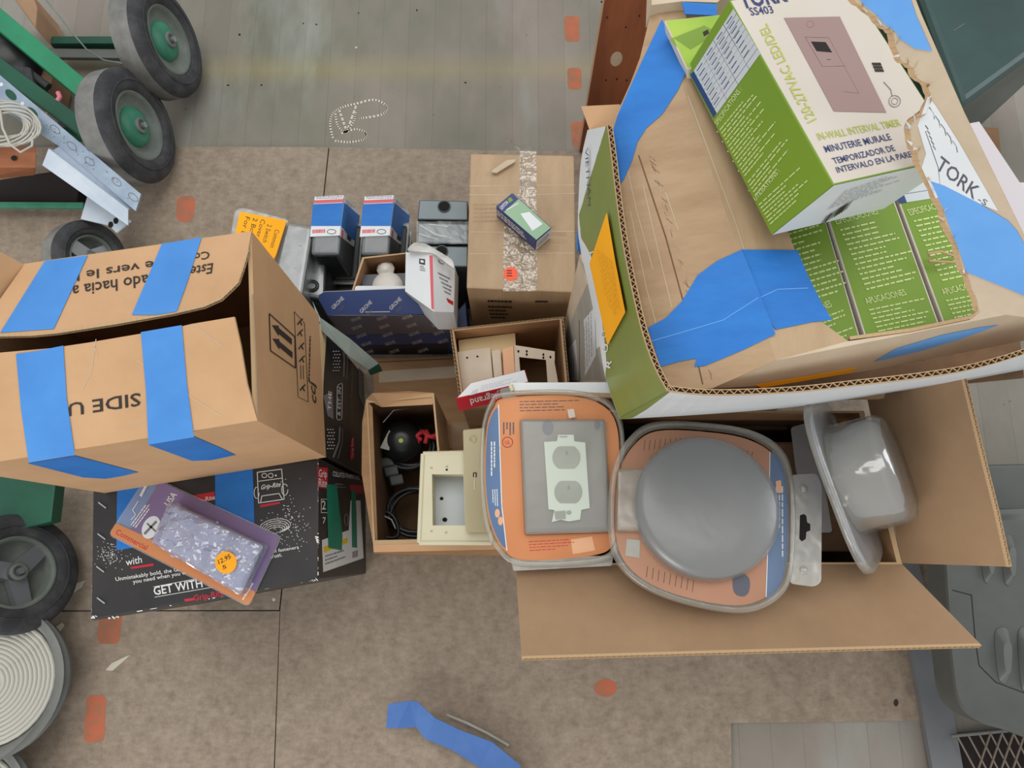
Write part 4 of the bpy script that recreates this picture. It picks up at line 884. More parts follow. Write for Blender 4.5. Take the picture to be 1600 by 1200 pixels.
m.build('plastic_shell', r_)
m = M(); tabo = rnd([(1236, 742), (1276, 740), (1284, 760), (1283, 910), (1272, 917), (1234, 912)], 7)
hk = [(1250, 805), (1256, 803), (1260, 806), (1261, 816), (1266, 819), (1266, 829), (1260, 831), (1259, 842), (1253, 846), (1249, 842)]
m.decal(RP, tabo, 'clear_milk', -.001, .0012); m.decal(RP, hk, 'hole', .0006, .0002)
for y in (763, 891): m.lathe([(.005, 0), (.004, .002), (0, .0025)], RP.hit(1256, y), RP.n, 'clear_milk', 14)
m.build('hang_tab', r_)

# the same kind of pack standing on edge
c = P(1297, 752, .50); ax = V((.93, .05, .36)).normalized(); 
r_ = thing('clamshell_pack', c - V((0, 0, .04)), 'clear round clamshell pack standing on edge against the right flap', 'clamshell pack')
e1 = (UY - ax * UY.dot(ax)).normalized(); e2 = ax.cross(e1).normalized(); PA = P(1268, 628, .52); PB = P(1365, 886, .50)
long_ = (PB - PA); c = (PA + PB) / 2; yv = long_.normalized(); zv = (V((.30, .12, 1)) - yv * V((.30, .12, 1)).dot(yv)).normalized(); ax = yv.cross(zv).normalized(); 
if ax.x < 0: ax = -ax
ax = V((.83, 0, .56)); ax = (ax - yv * ax.dot(yv)).normalized(); zv = yv.cross(ax).normalized(); hl_ = long_.length / 2
m = M(); N2 = 40; sup = lambda a, rx, ry: (rx * math.copysign(abs(math.cos(a)) ** .62, math.cos(a)), ry * math.copysign(abs(math.sin(a)) ** .62, math.sin(a)))
vs_ = []
for s_, hh in ((.94, -.002), (1, -.002), (1, .005), (.97, .008), (.92, .006), (.0, .004)):
    for i in range(N2):
        x, y = sup(2 * math.pi * i / N2, hl_ * s_, .082 * s_); vs_.append(c + yv * x + zv * y + ax * hh)
m.add(vs_, [(k * N2 + i, k * N2 + (i + 1) % N2, (k + 1) * N2 + (i + 1) % N2, (k + 1) * N2 + i) for k in range(5) for i in range(N2)], 'clear_milk', True)
cc = c + yv * (-.004)
m.lathe([(.067, .006), (.064, .058), (.059, .066), (.050, .069), (0, .070)], cc, ax, 'clear_gloss', 48); m.build('plastic_shell', r_)
m = M(); vs_ = [c + yv * x + zv * y + ax * .001 for x, y in (sup(2 * math.pi * i / N2, hl_ * .9, .07) for i in range(N2))]; m.prism(vs_, ax * .001, 'lilac'); m.build('printed_card', r_)
m = M(); m.lathe([(.063, .002), (.060, .052), (.055, .058), (0, .060)], cc, ax, 'pvc_lt', 48); m.build('round_cover', r_)
m = M(); m.prism([P(x, y, .47) for x, y in rnd([(1235, 668), (1272, 658), (1300, 832), (1270, 832), (1262, 760), (1244, 740)], 6)], V((0, 0, .0012)), 'clear_milk'); m.build('hang_tab', r_)

# ---------------------------------------------------------------- labelled carton under the timer carton, white board, timer carton
ZL = .50
t = [P(906, 392, ZL), P(1290, 380, ZL), P(1290, 600, ZL), P(948, 600, ZL)]; b = [up(p, .004) for p in t]; f = faces_of(t, b); Lf = f['left']
m = M(); m.hexa(t, b, 'kraft_pale', .003)
m.decal(Lf, [(903, 400), (919, 440), (902, 478), (885, 520), (885, 594), (948, 594), (940, 520), (925, 440)], 'grey_label', .0006)  # grey for a white side in shadow, the shade put into its colour
m.decal(Lf, [(912, 500), (929, 480), (931, 556), (914, 588)], 'white_card', .0012); m.decal(Lf, [(888, 545), (900, 530), (904, 594), (890, 594)], 'white_card', .0012); m.decal(Lf, [(930, 470), (940, 500), (946, 535), (932, 545)], 'white_card', .0012)
m.stroke(Lf, [(905, 500), (906, 594)], 1.2, 'kraft_dk', .001); m.lines(Lf, (914, 580), (912, 505), (928, 550), 4, 'grey_ink', .0018, fill=.2); m.lines(Lf, (891, 590), (889, 548), (900, 590), 3, 'grey_ink', .0018, fill=.2)
tag(m.build('labelled_carton'), 'pale carton with white labels on its side, standing under the green and white carton', 'carton')
zb_ = .506
m = M(); poly = [P(x, y, zb_) for x, y in ((798, 598), (1300, 596), (1440, 604), (1470, 610), (1462, 614), (1296, 618), (980, 615), (830, 611), (798, 611))]
m.prism(poly, V((0, 0, .0005)), 'white_card'); m.prism(poly, V((0, 0, -.0045)), 'kraft_pale'); m.flute([P(x, y, zb_ - .005) for x, y in ((798, 611), (830, 611), (980, 616), (1120, 619), (1296, 618), (1380, 617), (1468, 611))], V((0, -1, -.6)), V((0, 0, 1)), .0055, pitch=.008, depth=.006)
tag(m.build('corrugated_board'), 'white-faced corrugated board sticking out from under the green and white carton', 'board')

# timer carton: walls with bulging rims
r_ = thing('timer_carton', P(1180, 560, .52), 'green and white carton holding the taped brown box, orange handwritten note on its left side', 'carton')
zR = .785
rim = spline([(948, 197), (955, 250), (962, 310), (972, 380), (988, 460), (1004, 525), (1022, 575), (1042, 612)], 3, False)
n = len(rim); rb = [(1042 + (968 - 1042) * 1, 655)]
tp_ = [P(x, y, zR) for x, y in rim]; bc = P(905, 393, .52); bf = P(968, 655, .52)
lowp = [bc.lerp(bf, i / (n - 1)) for i in range(n)]
# the left wall leans: its rear end reaches down and back
lowp = []
lw_px = spline([(918, 203), (908, 250), (904, 310), (904, 372), (918, 440), (934, 520), (946, 590), (968, 655)], 3, False)
lw_z = [.70 + (.535 - .70) * min(1, i / (n - 1) * 1.6) for i in range(n)]
lowp = [P(x, y, z) for (x, y), z in zip(lw_px, lw_z)]
m = M(); th = V((.005, 0, 0))
vs_ = tp_ + lowp; fs = [(i, i + 1, n + i + 1, n + i) for i in range(n - 1)]
# surface subdivided so that the printed border follows it
def wallpt(u, v): 
    x = u * (n - 1); i = min(n - 2, int(x)); k = x - i; return tp_[i].lerp(tp_[i + 1], k).lerp(lowp[i].lerp(lowp[i + 1], k), v)
def proj(p):
    q = p - CAM; z = q.dot(FW); return (800 + F * q.dot(RX) / z, 600 - F * q.dot(UY) / z)
NU, NV = 84, 40; grid = [[wallpt(i / NU, j / NV) for j in range(NV + 1)] for i in range(NU + 1)]
def border(y):   # printed green area: right of this line
    pts = [(948, 197), (905, 335), (918, 372), (930, 420), (940, 500), (950, 565), (955, 660)]
    pts = [(200, 946), (335, 905), (372, 908), (400, 925), (500, 941), (565, 948), (600, 945), (660, 950)]
    for (a, xa), (b_, xb) in zip(pts, pts[1:]):
        if a <= y <= b_: return xa + (xb - xa) * (y - a) / (b_ - a)
    return 946 if y < 200 else 930
vs_ = [p for r in grid for p in r]; K = NV + 1
gr, wh = [], []
for i in range(NU + 1):
    vb = 0.0
    while vb < 1.0:
        x, y = proj(wallpt(i / NU, vb))
        if x < border(y): break
        vb += 0.01
    vb = max(0.004, min(.996, vb)); gr += [wallpt(i / NU, vb * j / 12) for j in range(13)]; wh += [wallpt(i / NU, vb + (1 - vb) * j / 12) for j in range(13)]
for vv_, col in ((gr, 'green_carton'), (wh, 'white_card')):
    m.add(vv_, [(i * 13 + j, i * 13 + j + 1, (i + 1) * 13 + j + 1, (i + 1) * 13 + j) for i in range(NU) for j in range(12)], col)
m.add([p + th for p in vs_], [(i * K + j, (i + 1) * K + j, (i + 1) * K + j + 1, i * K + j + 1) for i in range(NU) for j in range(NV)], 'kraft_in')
m.flute(tp_, V((0, 0, 1)), th, .005, pitch=.006, depth=.003)
def near(px, py):
    best = min(((proj(grid[i][j])[0] - px) ** 2 + (proj(grid[i][j])[1] - py) ** 2, i, j) for i in range(NU + 1) for j in range(NV + 1)); return grid[best[1]][best[2]]
wl = lambda a, b_, c_: Pl(near(*a), near(*b_), near(*c_))
wp = wl((920, 300), (915, 360), (935, 260)); m.text(wp, 'VIETNAM', (914, 232), (918, 322), (919, 230), 'ink_grey', .0025, 0)
m.build('left_wall', r_)
wn_ = wl((950, 340), (990, 540), (945, 560))
m = M()
def onwall(px, py, off=.0015):
    # march along the picture ray onto the curved wall
    g_ = near(px, py); i0 = [(i, j) for i in range(NU + 1) for j in range(NV + 1) if grid[i][j] is g_][0]; i, j = min(max(i0[0], 1), NU - 1), min(max(i0[1], 1), NV - 1)
    pl_ = Pl(grid[i][j], grid[i + 1][j], grid[i][j - 1]); return pl_.hit(px, py, off)
def wallpatch(px, mt, off=.0015, nn=10):
    A, B, C_, D_ = px; vs_ = []
    for i in range(nn + 1):
        for j in range(5):
            u = i / nn; v = j / 4; x = (A[0] * (1 - u) + D_[0] * u) * (1 - v) + (B[0] * (1 - u) + C_[0] * u) * v; y = (A[1] * (1 - u) + D_[1] * u) * (1 - v) + (B[1] * (1 - u) + C_[1] * u) * v; vs_.append(onwall(x, y, off))
    m.add(vs_, [(i * 5 + j, i * 5 + j + 1, i * 5 + j + 6, i * 5 + j + 5) for i in range(nn) for j in range(4)], mt)
wallpatch([(947, 334), (948.5, 333), (962, 412), (921, 412)], 'orange_note', .003, 8); wallpatch([(921, 412), (962, 412), (977, 488), (949, 540)], 'orange_note', .003, 12)
for k in range(7):
    x0 = 934 + k * 3.6; y0 = 390 + k * 3; 
    y = y0
    while y < y0 + 92 - abs(k - 3) * 6:
        L_ = random.uniform(3, 9); a_ = onwall(x0 + (y - y0) * .16, y, .0042); b2_ = onwall(x0 + (y + L_ - y0) * .16 + random.uniform(-1, 1), y + L_, .0042); d_ = (b2_ - a_).cross(wn_.n).normalized() * .0004
        m.add([a_ - d_, b2_ - d_, b2_ + d_, a_ + d_], [(0, 1, 2, 3)], 'ink'); y += L_ + random.uniform(1, 3)
m.build('paper_note', r_)
m = M()
for s_, x, y in (('A', 924, 405), ('O', 939, 480), ('O', 945, 530), ('U', 948, 552), ('R', 953, 576)):
    O = onwall(x, y, .0012); U = onwall(x + 3, y - 13, .0012) - O; W_ = onwall(x - 7, y - 3, .0012) - O; g1, g2 = glyphs(s_, .04); m.add([O + U * a + W_ * c for a, c in g1], g2, 'white_ink')
o = m.build('lettering', r_); o['kind'] = 'stuff'
# front wall, white outside, long fluted rim
rim2 = spline([(1042, 612), (1100, 618), (1180, 617), (1260, 612), (1340, 603), (1420, 594), (1500, 582), (1570, 564), (1640, 540)], 3, False)
tf = [P(x, y, zR) for x, y in rim2]; lf_px = spline([(968, 655), (1060, 650), (1150, 644), (1240, 636), (1320, 625), (1400, 612), (1480, 600), (1560, 585), (1640, 570)], 3, False)
lf = [P(x, y, .535) for x, y in lf_px]; k = len(tf); tn = V((0, .005, 0))
m = M(); m.add(tf + lf, [(i, i + 1, k + i + 1, k + i) for i in range(k - 1)], 'white_card'); m.add([p + tn for p in tf + lf], [(i, i + 1, k + i + 1, k + i) for i in range(k - 1)], 'kraft_in')
m.add([tf[0], tf[0].lerp(tf[3], .45), lf[0].lerp(lf[1], .3), lf[0]], [(0, 1, 2, 3)], 'green_carton') if False else None
gp = Pl(tf[0], lf[0], tf[3]); m.decal(gp, [(1042, 613), (1046, 613), (1010, 640), (988, 653), (968, 655), (968, 654)], 'green_carton', .002)
m.flute(tf, V((0, 0, 1)), tn, .005, pitch=.007, depth=.003); m.build('front_wall', r_)
m = M(); q = [lowp[0], lf[0], lf[-1], P(1560, 120, .535), P(1100, 150, .535)]; m.prism([up(p, .53) for p in (P(930, 380, .53), P(968, 652, .53), P(1600, 590, .53), P(1560, 200, .53), P(1200, 180, .53))], V((0, 0, -.004)), 'kraft_dk'); m.build('carton_bottom', r_)
m = M(); q = [P(908, 166, .70), P(966, 163, .72), P(975, 200, .74), P(948, 198, .745), P(921, 203, .71)]; pl_ = Pl(q[0], q[2], q[4]); m.prism([pl_.hit(x, y) for x, y in ((908, 166), (968, 163), (985, 215), (950, 202), (921, 203))], -pl_.n * .004, 'kraft', 'flute'); m.build('flap', r_)
m = M(); m.prism([onwall(902, 361, .0), P(904, 372, .56), P(908, 398, .56), P(903, 390, .58)], V((-.001, 0, 0)), 'blue_tape'); m.build('tape_strip', r_)

# taped brown box inside the carton
r_ = thing('taped_box', P(1230, 450, .54), 'brown box wrapped in blue tape, torn open on the right showing green timer boxes', 'carton')
ZT = .80; rg0 = P(1020, 0, ZT); rg1 = P(1213, 563, ZT); L0 = P(955, 215, .755); LF = P(1038, 600, .765)
lp_ = Pl(rg0, rg1, LF)
m = M(); back = [(1020, 0), (1213, 563), (1112, 607), (1060, 610), (1040, 603), (1015, 540), (990, 450), (970, 350), (955, 255), (958, 190), (985, 130), (1000, 90), (1012, 40)]
m.prism([lp_.hit(x, y) for x, y in back], -lp_.n * .004, 'kraft_old', 'flute')  # left facet a darker kraft than the top: its shading put into colour
tz = ZP(ZT)
m.prism([P(x, y, ZT) for x, y in ((1020, 0), (1213, 563), (1325, 533), (1280, 500), (1255, 440), (1242, 390), (1180, 230), (1075, 60), (1060, -120), (1000, -120))], V((0, 0, -.004)), 'kraft_old2', 'flute')
m.prism([P(x, y, ZT) for x, y in ((1213, 563), (1650, 476), (1600, 470), (1530, 487), (1515, 500), (1420, 520), (1325, 533))], V((0, 0, -.004)), 'kraft_pale', 'flute')
fp = Pl(P(1213, 563, ZT), P(1650, 476, ZT), P(1213, 606, ZT - .05)); m.prism([fp.hit(x, y) for x, y in ((1213, 563), (1650, 476), (1660, 520), (1500, 552), (1350, 580), (1213, 602), (1112, 607))], -fp.n * .004, 'kraft_pale', 'flute')
m.stroke(lp_, [(998, 243), (1040, 370), (1070, 480), (1098, 600)], 2.2, 'kraft_dk', .0006)
for st in ([(985, 330), (1010, 450), (1040, 560)], [(975, 240), (995, 330), (1020, 420)], [(1005, 290), (1035, 420), (1050, 480)], [(1040, 300), (1060, 360)]): m.stroke(lp_, st, 1.0, 'kraft_pale', .0006)
m.stroke(tz, [(1075, 150), (1150, 350), (1200, 510)], 1.4, 'kraft_pale', .0006)
for k in range(60):
    u = random.random(); x = 1000 + 96 * u + 10; y = 235 + 350 * u; m.stroke(lp_, [(x + random.uniform(0, 6), y), (x + random.uniform(6, 14), y + random.uniform(6, 12))], .6, random.choice(['kraft_pale', 'kraft_dk', 'kraft_old2']), .0006)
te = [P(x, y, ZT - .004) for x, y in ((1530, 487), (1515, 500), (1420, 520), (1325, 533))]; m.flute(te, V((0, 1, 0)), V((0, 0, 1)), .004, depth=.003)
m.build('box_body', r_)
# torn right side panel
tear = [(1310, -40), (1335, 0), (1352, 14), (1368, 26), (1384, 44), (1396, 52), (1402, 78), (1412, 98), (1428, 106), (1437, 124), (1450, 134), (1455, 160), (1447, 176), (1430, 188), (1422, 204), (1426, 226), (1434, 240), (1440, 262), (1452, 284), (1460, 302), (1470, 322), (1478, 350), (1490, 372), (1500, 404), (1512, 430), (1524, 462), (1530, 487)]
jit = []
for i, (a, b_) in enumerate(zip(tear, tear[1:])):
    for k in range(3): u = k / 3; jit.append((a[0] + (b_[0] - a[0]) * u + random.uniform(-2.5, 2.5) * (k > 0), a[1] + (b_[1] - a[1]) * u + random.uniform(-2, 2) * (k > 0)))
jit.append(tear[-1])
sp = Pl(P(1335, 0, .985), P(1530, 487, .852), P(1507, 178, .955)); m = M()
outer = [(1640, 500), (1650, 460), (1600, 368), (1507, 178), (1440, 25), (1415, -40)]
q = [sp.hit(x, y) for x, y in jit + outer]; m.prism(q, -sp.n * .004, 'kraft_pale', 'flute')
tq = [sp.hit(x, y) - sp.n * .0045 for x, y in jit[::1]]; m.flute(tq, (sp.hit(1330, 200) - sp.hit(1500, 200)), sp.n, .0045, pitch=.005, depth=.004)
m.decal(sp, [(1440, 262), (1447, 240), (1434, 196), (1450, 150), (1462, 165), (1500, 225), (1560, 330), (1530, 318), (1480, 300), (1462, 310)], 'white_card', .0006)
m.stroke(sp, [(1446, 205), (1466, 262), (1470, 300)], 1.2, 'ink_grey', .001)
m.text(sp, 'TORK', (1461, 262), (1522, 312), (1471, 243), 'ink_grey', .0012, .03); m.text(sp, '-S', (1527, 314), (1540, 322), (1531, 306), 'ink_grey', .0012)
for k in range(5): m.stroke(sp, [(1452 + k * 9, 168 + k * 13), (1458 + k * 9, 176 + k * 13), (1460 + k * 9, 186 + k * 13)], 1.6, 'grey_ink', .001); m.stroke(sp, [(1446 + k * 3, 196 + k * 8), (1450 + k * 3, 202 + k * 8)], 2, 'grey_ink', .001)
for k in range(46):   # torn paper fibres along the edge
    x, y = random.choice(jit); a_ = sp.hit(x, y, .001); d_ = V((random.uniform(-.007, .002), random.uniform(-.005, .005), random.uniform(0, .007))); e_ = V((.0008, .0014, 0))
    m.add([a_ - e_, a_ + e_, a_ + d_], [(0, 1, 2)], random.choice(['kraft_pale', 'flute', 'white_card']))
m.build('side_panel', r_)
m = M(); m.decal(sp, [(1338, -10), (1420, -10), (1432, 25), (1456, 80), (1430, 76), (1405, 60), (1400, 50), (1385, 40), (1368, 22), (1350, 8)], 'blue_tape_lt', .0012); m.build('tape_strip', r_)
m = M(); m.decal(sp, [(1454, 283), (1475, 290), (1530, 318), (1575, 345), (1590, 362), (1610, 400), (1620, 470), (1560, 445), (1510, 425), (1500, 395), (1488, 366), (1474, 326)], 'blue_tape_lt', .0012); m.build('tape_strip', r_)
m = M(); m.decal(lp_, [(1034, 30), (1074, 107), (1060, 140), (1035, 178), (1010, 200), (996, 222), (988, 250), (975, 280), (961, 296), (953, 262), (952, 225), (965, 180), (985, 135), (1008, 85)], 'blue_tape', .0016); m.build('tape_strip', r_)
m = M(); m.decal(lp_, [(1159, 390), (1212, 522), (1165, 545), (1125, 562), (1100, 572), (1085, 573), (1088, 560), (1060, 565), (1032, 573), (1020, 535), (1012, 512), (1040, 497), (1066, 470), (1090, 430), (1120, 408)], 'blue_tape', .0016)
m.decal(tz, [(1159, 390), (1246, 391), (1262, 430), (1282, 470), (1300, 500), (1270, 503), (1212, 515), (1200, 500)], 'blue_tape', .0018)
m.stroke(lp_, [(1018, 533), (1080, 515), (1130, 500), (1185, 465)], 1.2, 'blue_tape_lt', .0026); m.stroke(tz, [(1185, 466), (1215, 452), (1262, 450)], 1.2, 'blue_tape_lt', .0026)
m.build('tape_strip', r_)
m = M(); m.decal(fp, [(1366, 565), (1400, 545), (1470, 524), (1530, 512), (1560, 508), (1500, 530), (1440, 548), (1390, 560)], 'blue_tape_lt', .0012); m.build('tape_strip', r_)
m = M(); m.decal(fp, [(1180, 601), (1260, 588), (1340, 574), (1330, 582), (1250, 596), (1190, 606)], 'orange_note', .0016); m.build('paper_note', r_)
# top edge of the box: another tape
m = M(); m.prism([P(x, y, .812) for x, y in ((1018, 8), (1066, 2), (1120, 4), (1160, -30), (1020, -60))], V((0, 0, -.03)), 'kraft_pale'); m.build('rear_flap', r_)
m = M(); m.prism([P(x, y, .815) for x, y in ((1066, 3), (1120, 6), (1120, 24), (1070, 22))], V((0, 0, -.001)), 'blue_tape'); m.build('tape_strip', r_)

# timer boxes standing in the torn box
def upright_timer(q, z, lab, head):
    t, b = quadbox(q, z, z - .14); m = M(); m.hexa(t, b, 'cream_card', .0015, 2, topm='green_card'); T = ZP(z)
    A, B, C_, D_ = [V(p) for p in q]; g = lambda u, v: tuple((A * (1 - u) + B * u) * (1 - v) + (D_ * (1 - u) + C_ * u) * v)
    m.decal(T, [g(0.04, .0), g(.99, .0), g(.99, .17), g(.04, .17)], 'table_grey', .0008)
    m.decal(T, [g(0.0, .0), g(.12, .0), g(.12, .17), g(0, .17)], 'table_blue', .0012)
    for v in (.06, .115): m.stroke(T, [g(.14, v), g(.98, v)], .8, 'table_blue', .0014)
    m.stroke(T, [g(.55, 0), g(.55, .17)], .8, 'table_blue', .0014)
    m.text(T, head, g(.1, .255), g(.72, .235), g(.08, .215), 'pale_green_text', .0012, .02)
    m.lines(T, g(.12, .29), g(.95, .27), g(.22, .72), 13, 'pale_green_text', .0012, fill=.3, ragged=.5); m.text(T, 'APLICACIONES', g(.16, .785), g(.72, .765), g(.14, .745), 'pale_green_text', .0012, .02)
    m.lines(T, g(.16, .82), g(.95, .80), g(.2, .99), 6, 'pale_green_text', .0012, fill=.3, ragged=.5)
    return tag(m.build('timer_box'), lab, 'timer box', 'green timer boxes inside the torn box')
upright_timer([(1168, 300), (1272, 280), (1345, 529), (1250, 560)], .777, 'green timer box in the torn opening, leftmost of three, beside the blue tape', 'ESPECIFICACIONES')
upright_timer([(1278, 292), (1383, 272), (1470, 512), (1352, 529)], .779, 'green timer box upright in the middle of the torn opening', 'ESPECIFICACIONES')
upright_timer([(1390, 278), (1490, 262), (1580, 500), (1477, 514)], .777, 'green timer box at the right of the torn opening, partly under the torn panel', 'ESPECIFICACIONES')
m = M(); m.tube([P(1495, 402, .782), P(1470, 393, .79), P(1450, 396, .79), P(1452, 408, .787), P(1490, 410, .786)], .0012, 'flute', 6); tag(m.build('torn_fibre'), 'curl of torn paper lying on the right green timer box', 'paper scrap')
# lime box at the upper left
t = [P(1037, 31, .822), P(1125, 22, .822), P(1130, 95, .812), P(1073, 108, .812)]; b = [p + V((.004, -.002, -.014)) for p in t]
m = M(); m.hexa(t, b, 'cream_card', .001, 1, topm='lime_card'); T = Pl(t[0], t[1], t[2])
m.decal(T, [(1045, 62), (1100, 40), (1120, 50), (1070, 84)], 'green_card', .0006); m.decal(T, [(1098, 50), (1106, 46), (1108, 52), (1100, 57)], 'ink', .001)
tag(m.build('timer_box'), 'lime green timer box lying face up behind the big leaning timer box', 'timer box')
# the big timer box leaning on top, solved as a rectangle in space
dC, dA, dAB, dB = [ray(*p) for p in ((1302, 289), (1139, 0), (1072, 108), (1205, 367))]
from mathutils import Matrix
Mx = Matrix((( -dA.x, dAB.x, -dB.x), (-dA.y, dAB.y, -dB.y), (-dA.z, dAB.z, -dB.z))); tt_ = Mx.inverted() @ (-dC)
k0 = .53; C0 = CAM + dC * k0; A0 = CAM + dA * tt_[0] * k0; AB0 = CAM + dAB * tt_[1] * k0; B0 = CAM + dB * tt_[2] * k0
nn = (A0 - C0).cross(B0 - C0).normalized(); nn = nn if nn.x > 0 else -nn
lenv = A0 - C0; wv = nn * lenv.length * .60
t = [A0, A0 + wv, C0 + wv, C0]; b = [AB0, AB0 + wv, B0 + wv, B0]
m = M(); m.hexa(t, b, 'green_card', .0012, 2, topm='cream_card'); T = Pl(t[0], t[1], t[2]); S = Pl(C0, A0, B0); E_ = Pl(C0, C0 + wv, B0)
m.prism([C0 + (p - C0) * .985 + (C0 + wv * .5 + (B0 - C0) * .5 - C0) * .015 + E_.n * .0003 for p in (C0, C0 + wv, B0 + wv, B0)], E_.n * .0001, 'white_card'); m.lines(E_, (1318, 300), (1430, 262), (1290, 330), 9, 'grey_ink', .003, fill=.2, ragged=.4)
for k in range(12): m.stroke(E_, [(1292 + k * 3.6, 338 - k * 2.2), (1282 + k * 3.6, 352 - k * 2.2)], random.choice((.8, 1.6)), 'ink', .003)
m.text(T, 'TORK', (1160, 13), (1232, 1), (1150, -13), 'ink_navy', .001, .06); m.text(T, 'SS403', (1174, 24), (1210, 20), (1169, 12), 'ink_navy', .001, .02)
m.text(T, '120-277VAC LED/DEL', (1276, 186), (1198, 36), (1262, 193), 'lime_text', .001, .02)
m.decal(T, [(1225, 28), (1312, 26), (1385, 176), (1303, 174)], 'photo_mauve', .0006); m.decal(T, [(1312, 26), (1330, 30), (1405, 172), (1385, 176)], 'photo_mauve_dk', .0004) if False else None
m.stroke(T, [(1258, 58), (1295, 59), (1342, 146), (1318, 143)], .8, 'photo_mauve_dk', .001); m.stroke(T, [(1258, 58), (1285, 104), (1320, 103)], .8, 'photo_mauve_dk', .001)
m.decal(T, [(1267, 65), (1290, 66), (1300, 82), (1276, 80)], 'pit', .001); m.stroke(T, ell(1266, 38, 6, 5, 14), .7, 'photo_mauve_dk', .001, True); m.stroke(T, [(1292, 93), (1298, 93)], 1, 'ink', .001)
for k in range(4): 
    for q_ in range(3): m.decal(T, [(1362 + k * 3.5 + q_ * 2, 98 + q_ * 5), (1365 + k * 3.5 + q_ * 2, 98 + q_ * 5), (1367 + k * 3.5 + q_ * 2, 102 + q_ * 5), (1364 + k * 3.5 + q_ * 2, 102 + q_ * 5)], 'ink', .001)
m.stroke(T, ell(1398, 158, 9, 9, 16), 1, 'grey_ink', .001, True); m.stroke(T, ell(1398, 158, 5, 5, 12), .8, 'grey_ink', .001, True); m.stroke(T, [(1381, 128), (1392, 140), (1394, 150)], 1.2, 'grey_ink', .001)
m.text(T, 'IN-WALL INTERVAL TIMER', (1280, 219), (1409, 196), (1275, 208), 'lime_text', .001, .02)
m.text(T, 'MINUTERIE MURALE', (1291, 238), (1394, 218), (1286, 228), 'ink_navy', .001, .02)
m.text(T, 'TEMPORIZADOR DE', (1304, 256), (1400, 235), (1299, 247), 'ink_navy', .001, .02); m.text(T, 'INTERVALO EN LA PARED', (1309, 270), (1434, 243), (1305, 261), 'ink_navy', .001, .02)
m.decal(S, [(1082, 114), (1146, 14), (1188, 84), (1116, 183)], 'table_grey', .0006); m.decal(S, [(1079, 117), (1084, 111), (1120, 177), (1115, 184)], 'table_blue', .001)
for u in (.25, .5, .75): m.stroke(S, [(1084 + (1146 - 1084) * u, 112 - 98 * u), (1118 + (1188 - 1118) * u, 180 - 96 * u)], .8, 'table_blue', .001)
for v in [k / 9 for k in range(1, 9)]: m.stroke(S, [(1084 + 34 * v, 112 + 68 * v), (1146 + 42 * v, 14 + 70 * v)], .7, 'table_blue', .001)
for q_ in range(8):
    for u in (.05, .3, .55, .8): 
        v = (q_ + .5) / 9; x = 1084 + 34 * v + 62 * u; y = 112 + 68 * v - 98 * u; m.stroke(S, [(x, y), (x + 8, y - 12)], 1.2, 'ink_navy', .0014)
m.text(S, 'SPECIFICATIONS :', (1121, 196), (1160, 140), (1116, 191), 'pale_green_text', .001, .03)
for k in range(21):
    x = 1125 + k * 2.75; y = 203 + k * 5.1; n_ = 1
    if 15 <= k <= 15: continue
    L_ = random.uniform(.45, .98); a_ = V((x, y)); e_ = V((x + 62 * L_, y - 76 * L_ * (1 - .0)))
    u = 0
    while u < 1:
        du = random.uniform(.06, .16); m.stroke(S, [tuple(a_.lerp(e_, u)), tuple(a_.lerp(e_, min(1, u + du)))], 1.8, 'pale_green_text', .001); u += du + .035
    if k % 3 == 0: m.decal(S, ell(x - 4, y + 3, 1, 1, 6), 'pale_green_text', .001)
m.text(S, 'UTILISATIONS :', (1181, 314), (1219, 268), (1177, 309), 'pale_green_text', .001, .03)
for k in range(7):
    x = 1186 + k * 2.9; y = 320 + k * 5.0; L_ = random.uniform(.5, .98); a_ = V((x, y)); e_ = V((x + 66 * L_, y - 60 * L_)); u = 0
    while u < 1:
        du = random.uniform(.06, .16); m.stroke(S, [tuple(a_.lerp(e_, u)), tuple(a_.lerp(e_, min(1, u + du)))], 1.8, 'pale_green_text', .001); u += du + .035
tag(m.build('timer_box', None), 'large green and cream timer box leaning on top of the torn brown box', 'timer box')

# ---------------------------------------------------------------- behind and beside the timer carton
pb = P(905, 238, .002); m = M(); x0 = pb.x; y0 = pb.y
m.prism([V((x0, y0, .002)), V((x0 + .38, y0 + .015, .002)), V((x0 + .38, y0 + .015, .50)), V((x0, y0, .50))], V((0, .018, 0)), 'ply', 'ply_edge')
m.decal(Pl(V((x0, y0, 0)), V((x0 + .38, y0 + .015, 0)), V((x0, y0, .5))), ell(963, 92, 9, 12, 14, .4), 'kraft_pale', .0006)
for k in range(9): m.decal(Pl(V((x0, y0, 0)), V((x0 + .38, y0 + .015, 0)), V((x0, y0, .5))), ell(random.uniform(935, 1010), random.uniform(0, 190), 1.3, 1.8, 8), 'pit', .0006)
tag(m.build('plywood_panel'), 'reddish plywood panel standing upright behind the green and white carton', 'panel')
m = M(); t = [P(x, y, .45) for x, y in ((1350, -160), (1760, -160), (1760, -20), (1507, 172))]; b = [up(p, .36) for p in t]; t2 = [P(1395, -120, .45), P(1800, -120, .45), P(1800, -50, .45), P(1502, 168, .45)]
m.hexa(t2, [up(p, .012) for p in t2], 'dark_green', .012, 3)
m.stroke(ZP(.4505), [(1490, 48), (1507, 37)], 1.0, 'grey_paint', .0006)
tag(m.build('green_cabinet'), 'dark green painted metal cabinet top in the upper right corner', 'cabinet')
m = M(); pl_ = Pl(P(1512, 194, .56), P(1532, 190, .56), P(1640, 420, .50)); m.prism([pl_.hit(x, y) for x, y in ((1508, 194), (1530, 190), (1650, 370), (1650, 480), (1600, 372))], -pl_.n * .005, 'pinkish', 'flute'); m.prism([up(P(x, y, .55), .002) for x, y in ((1560, 250), (1680, 250), (1680, 440), (1600, 440))], V((0, 0, .49)), 'pinkish')
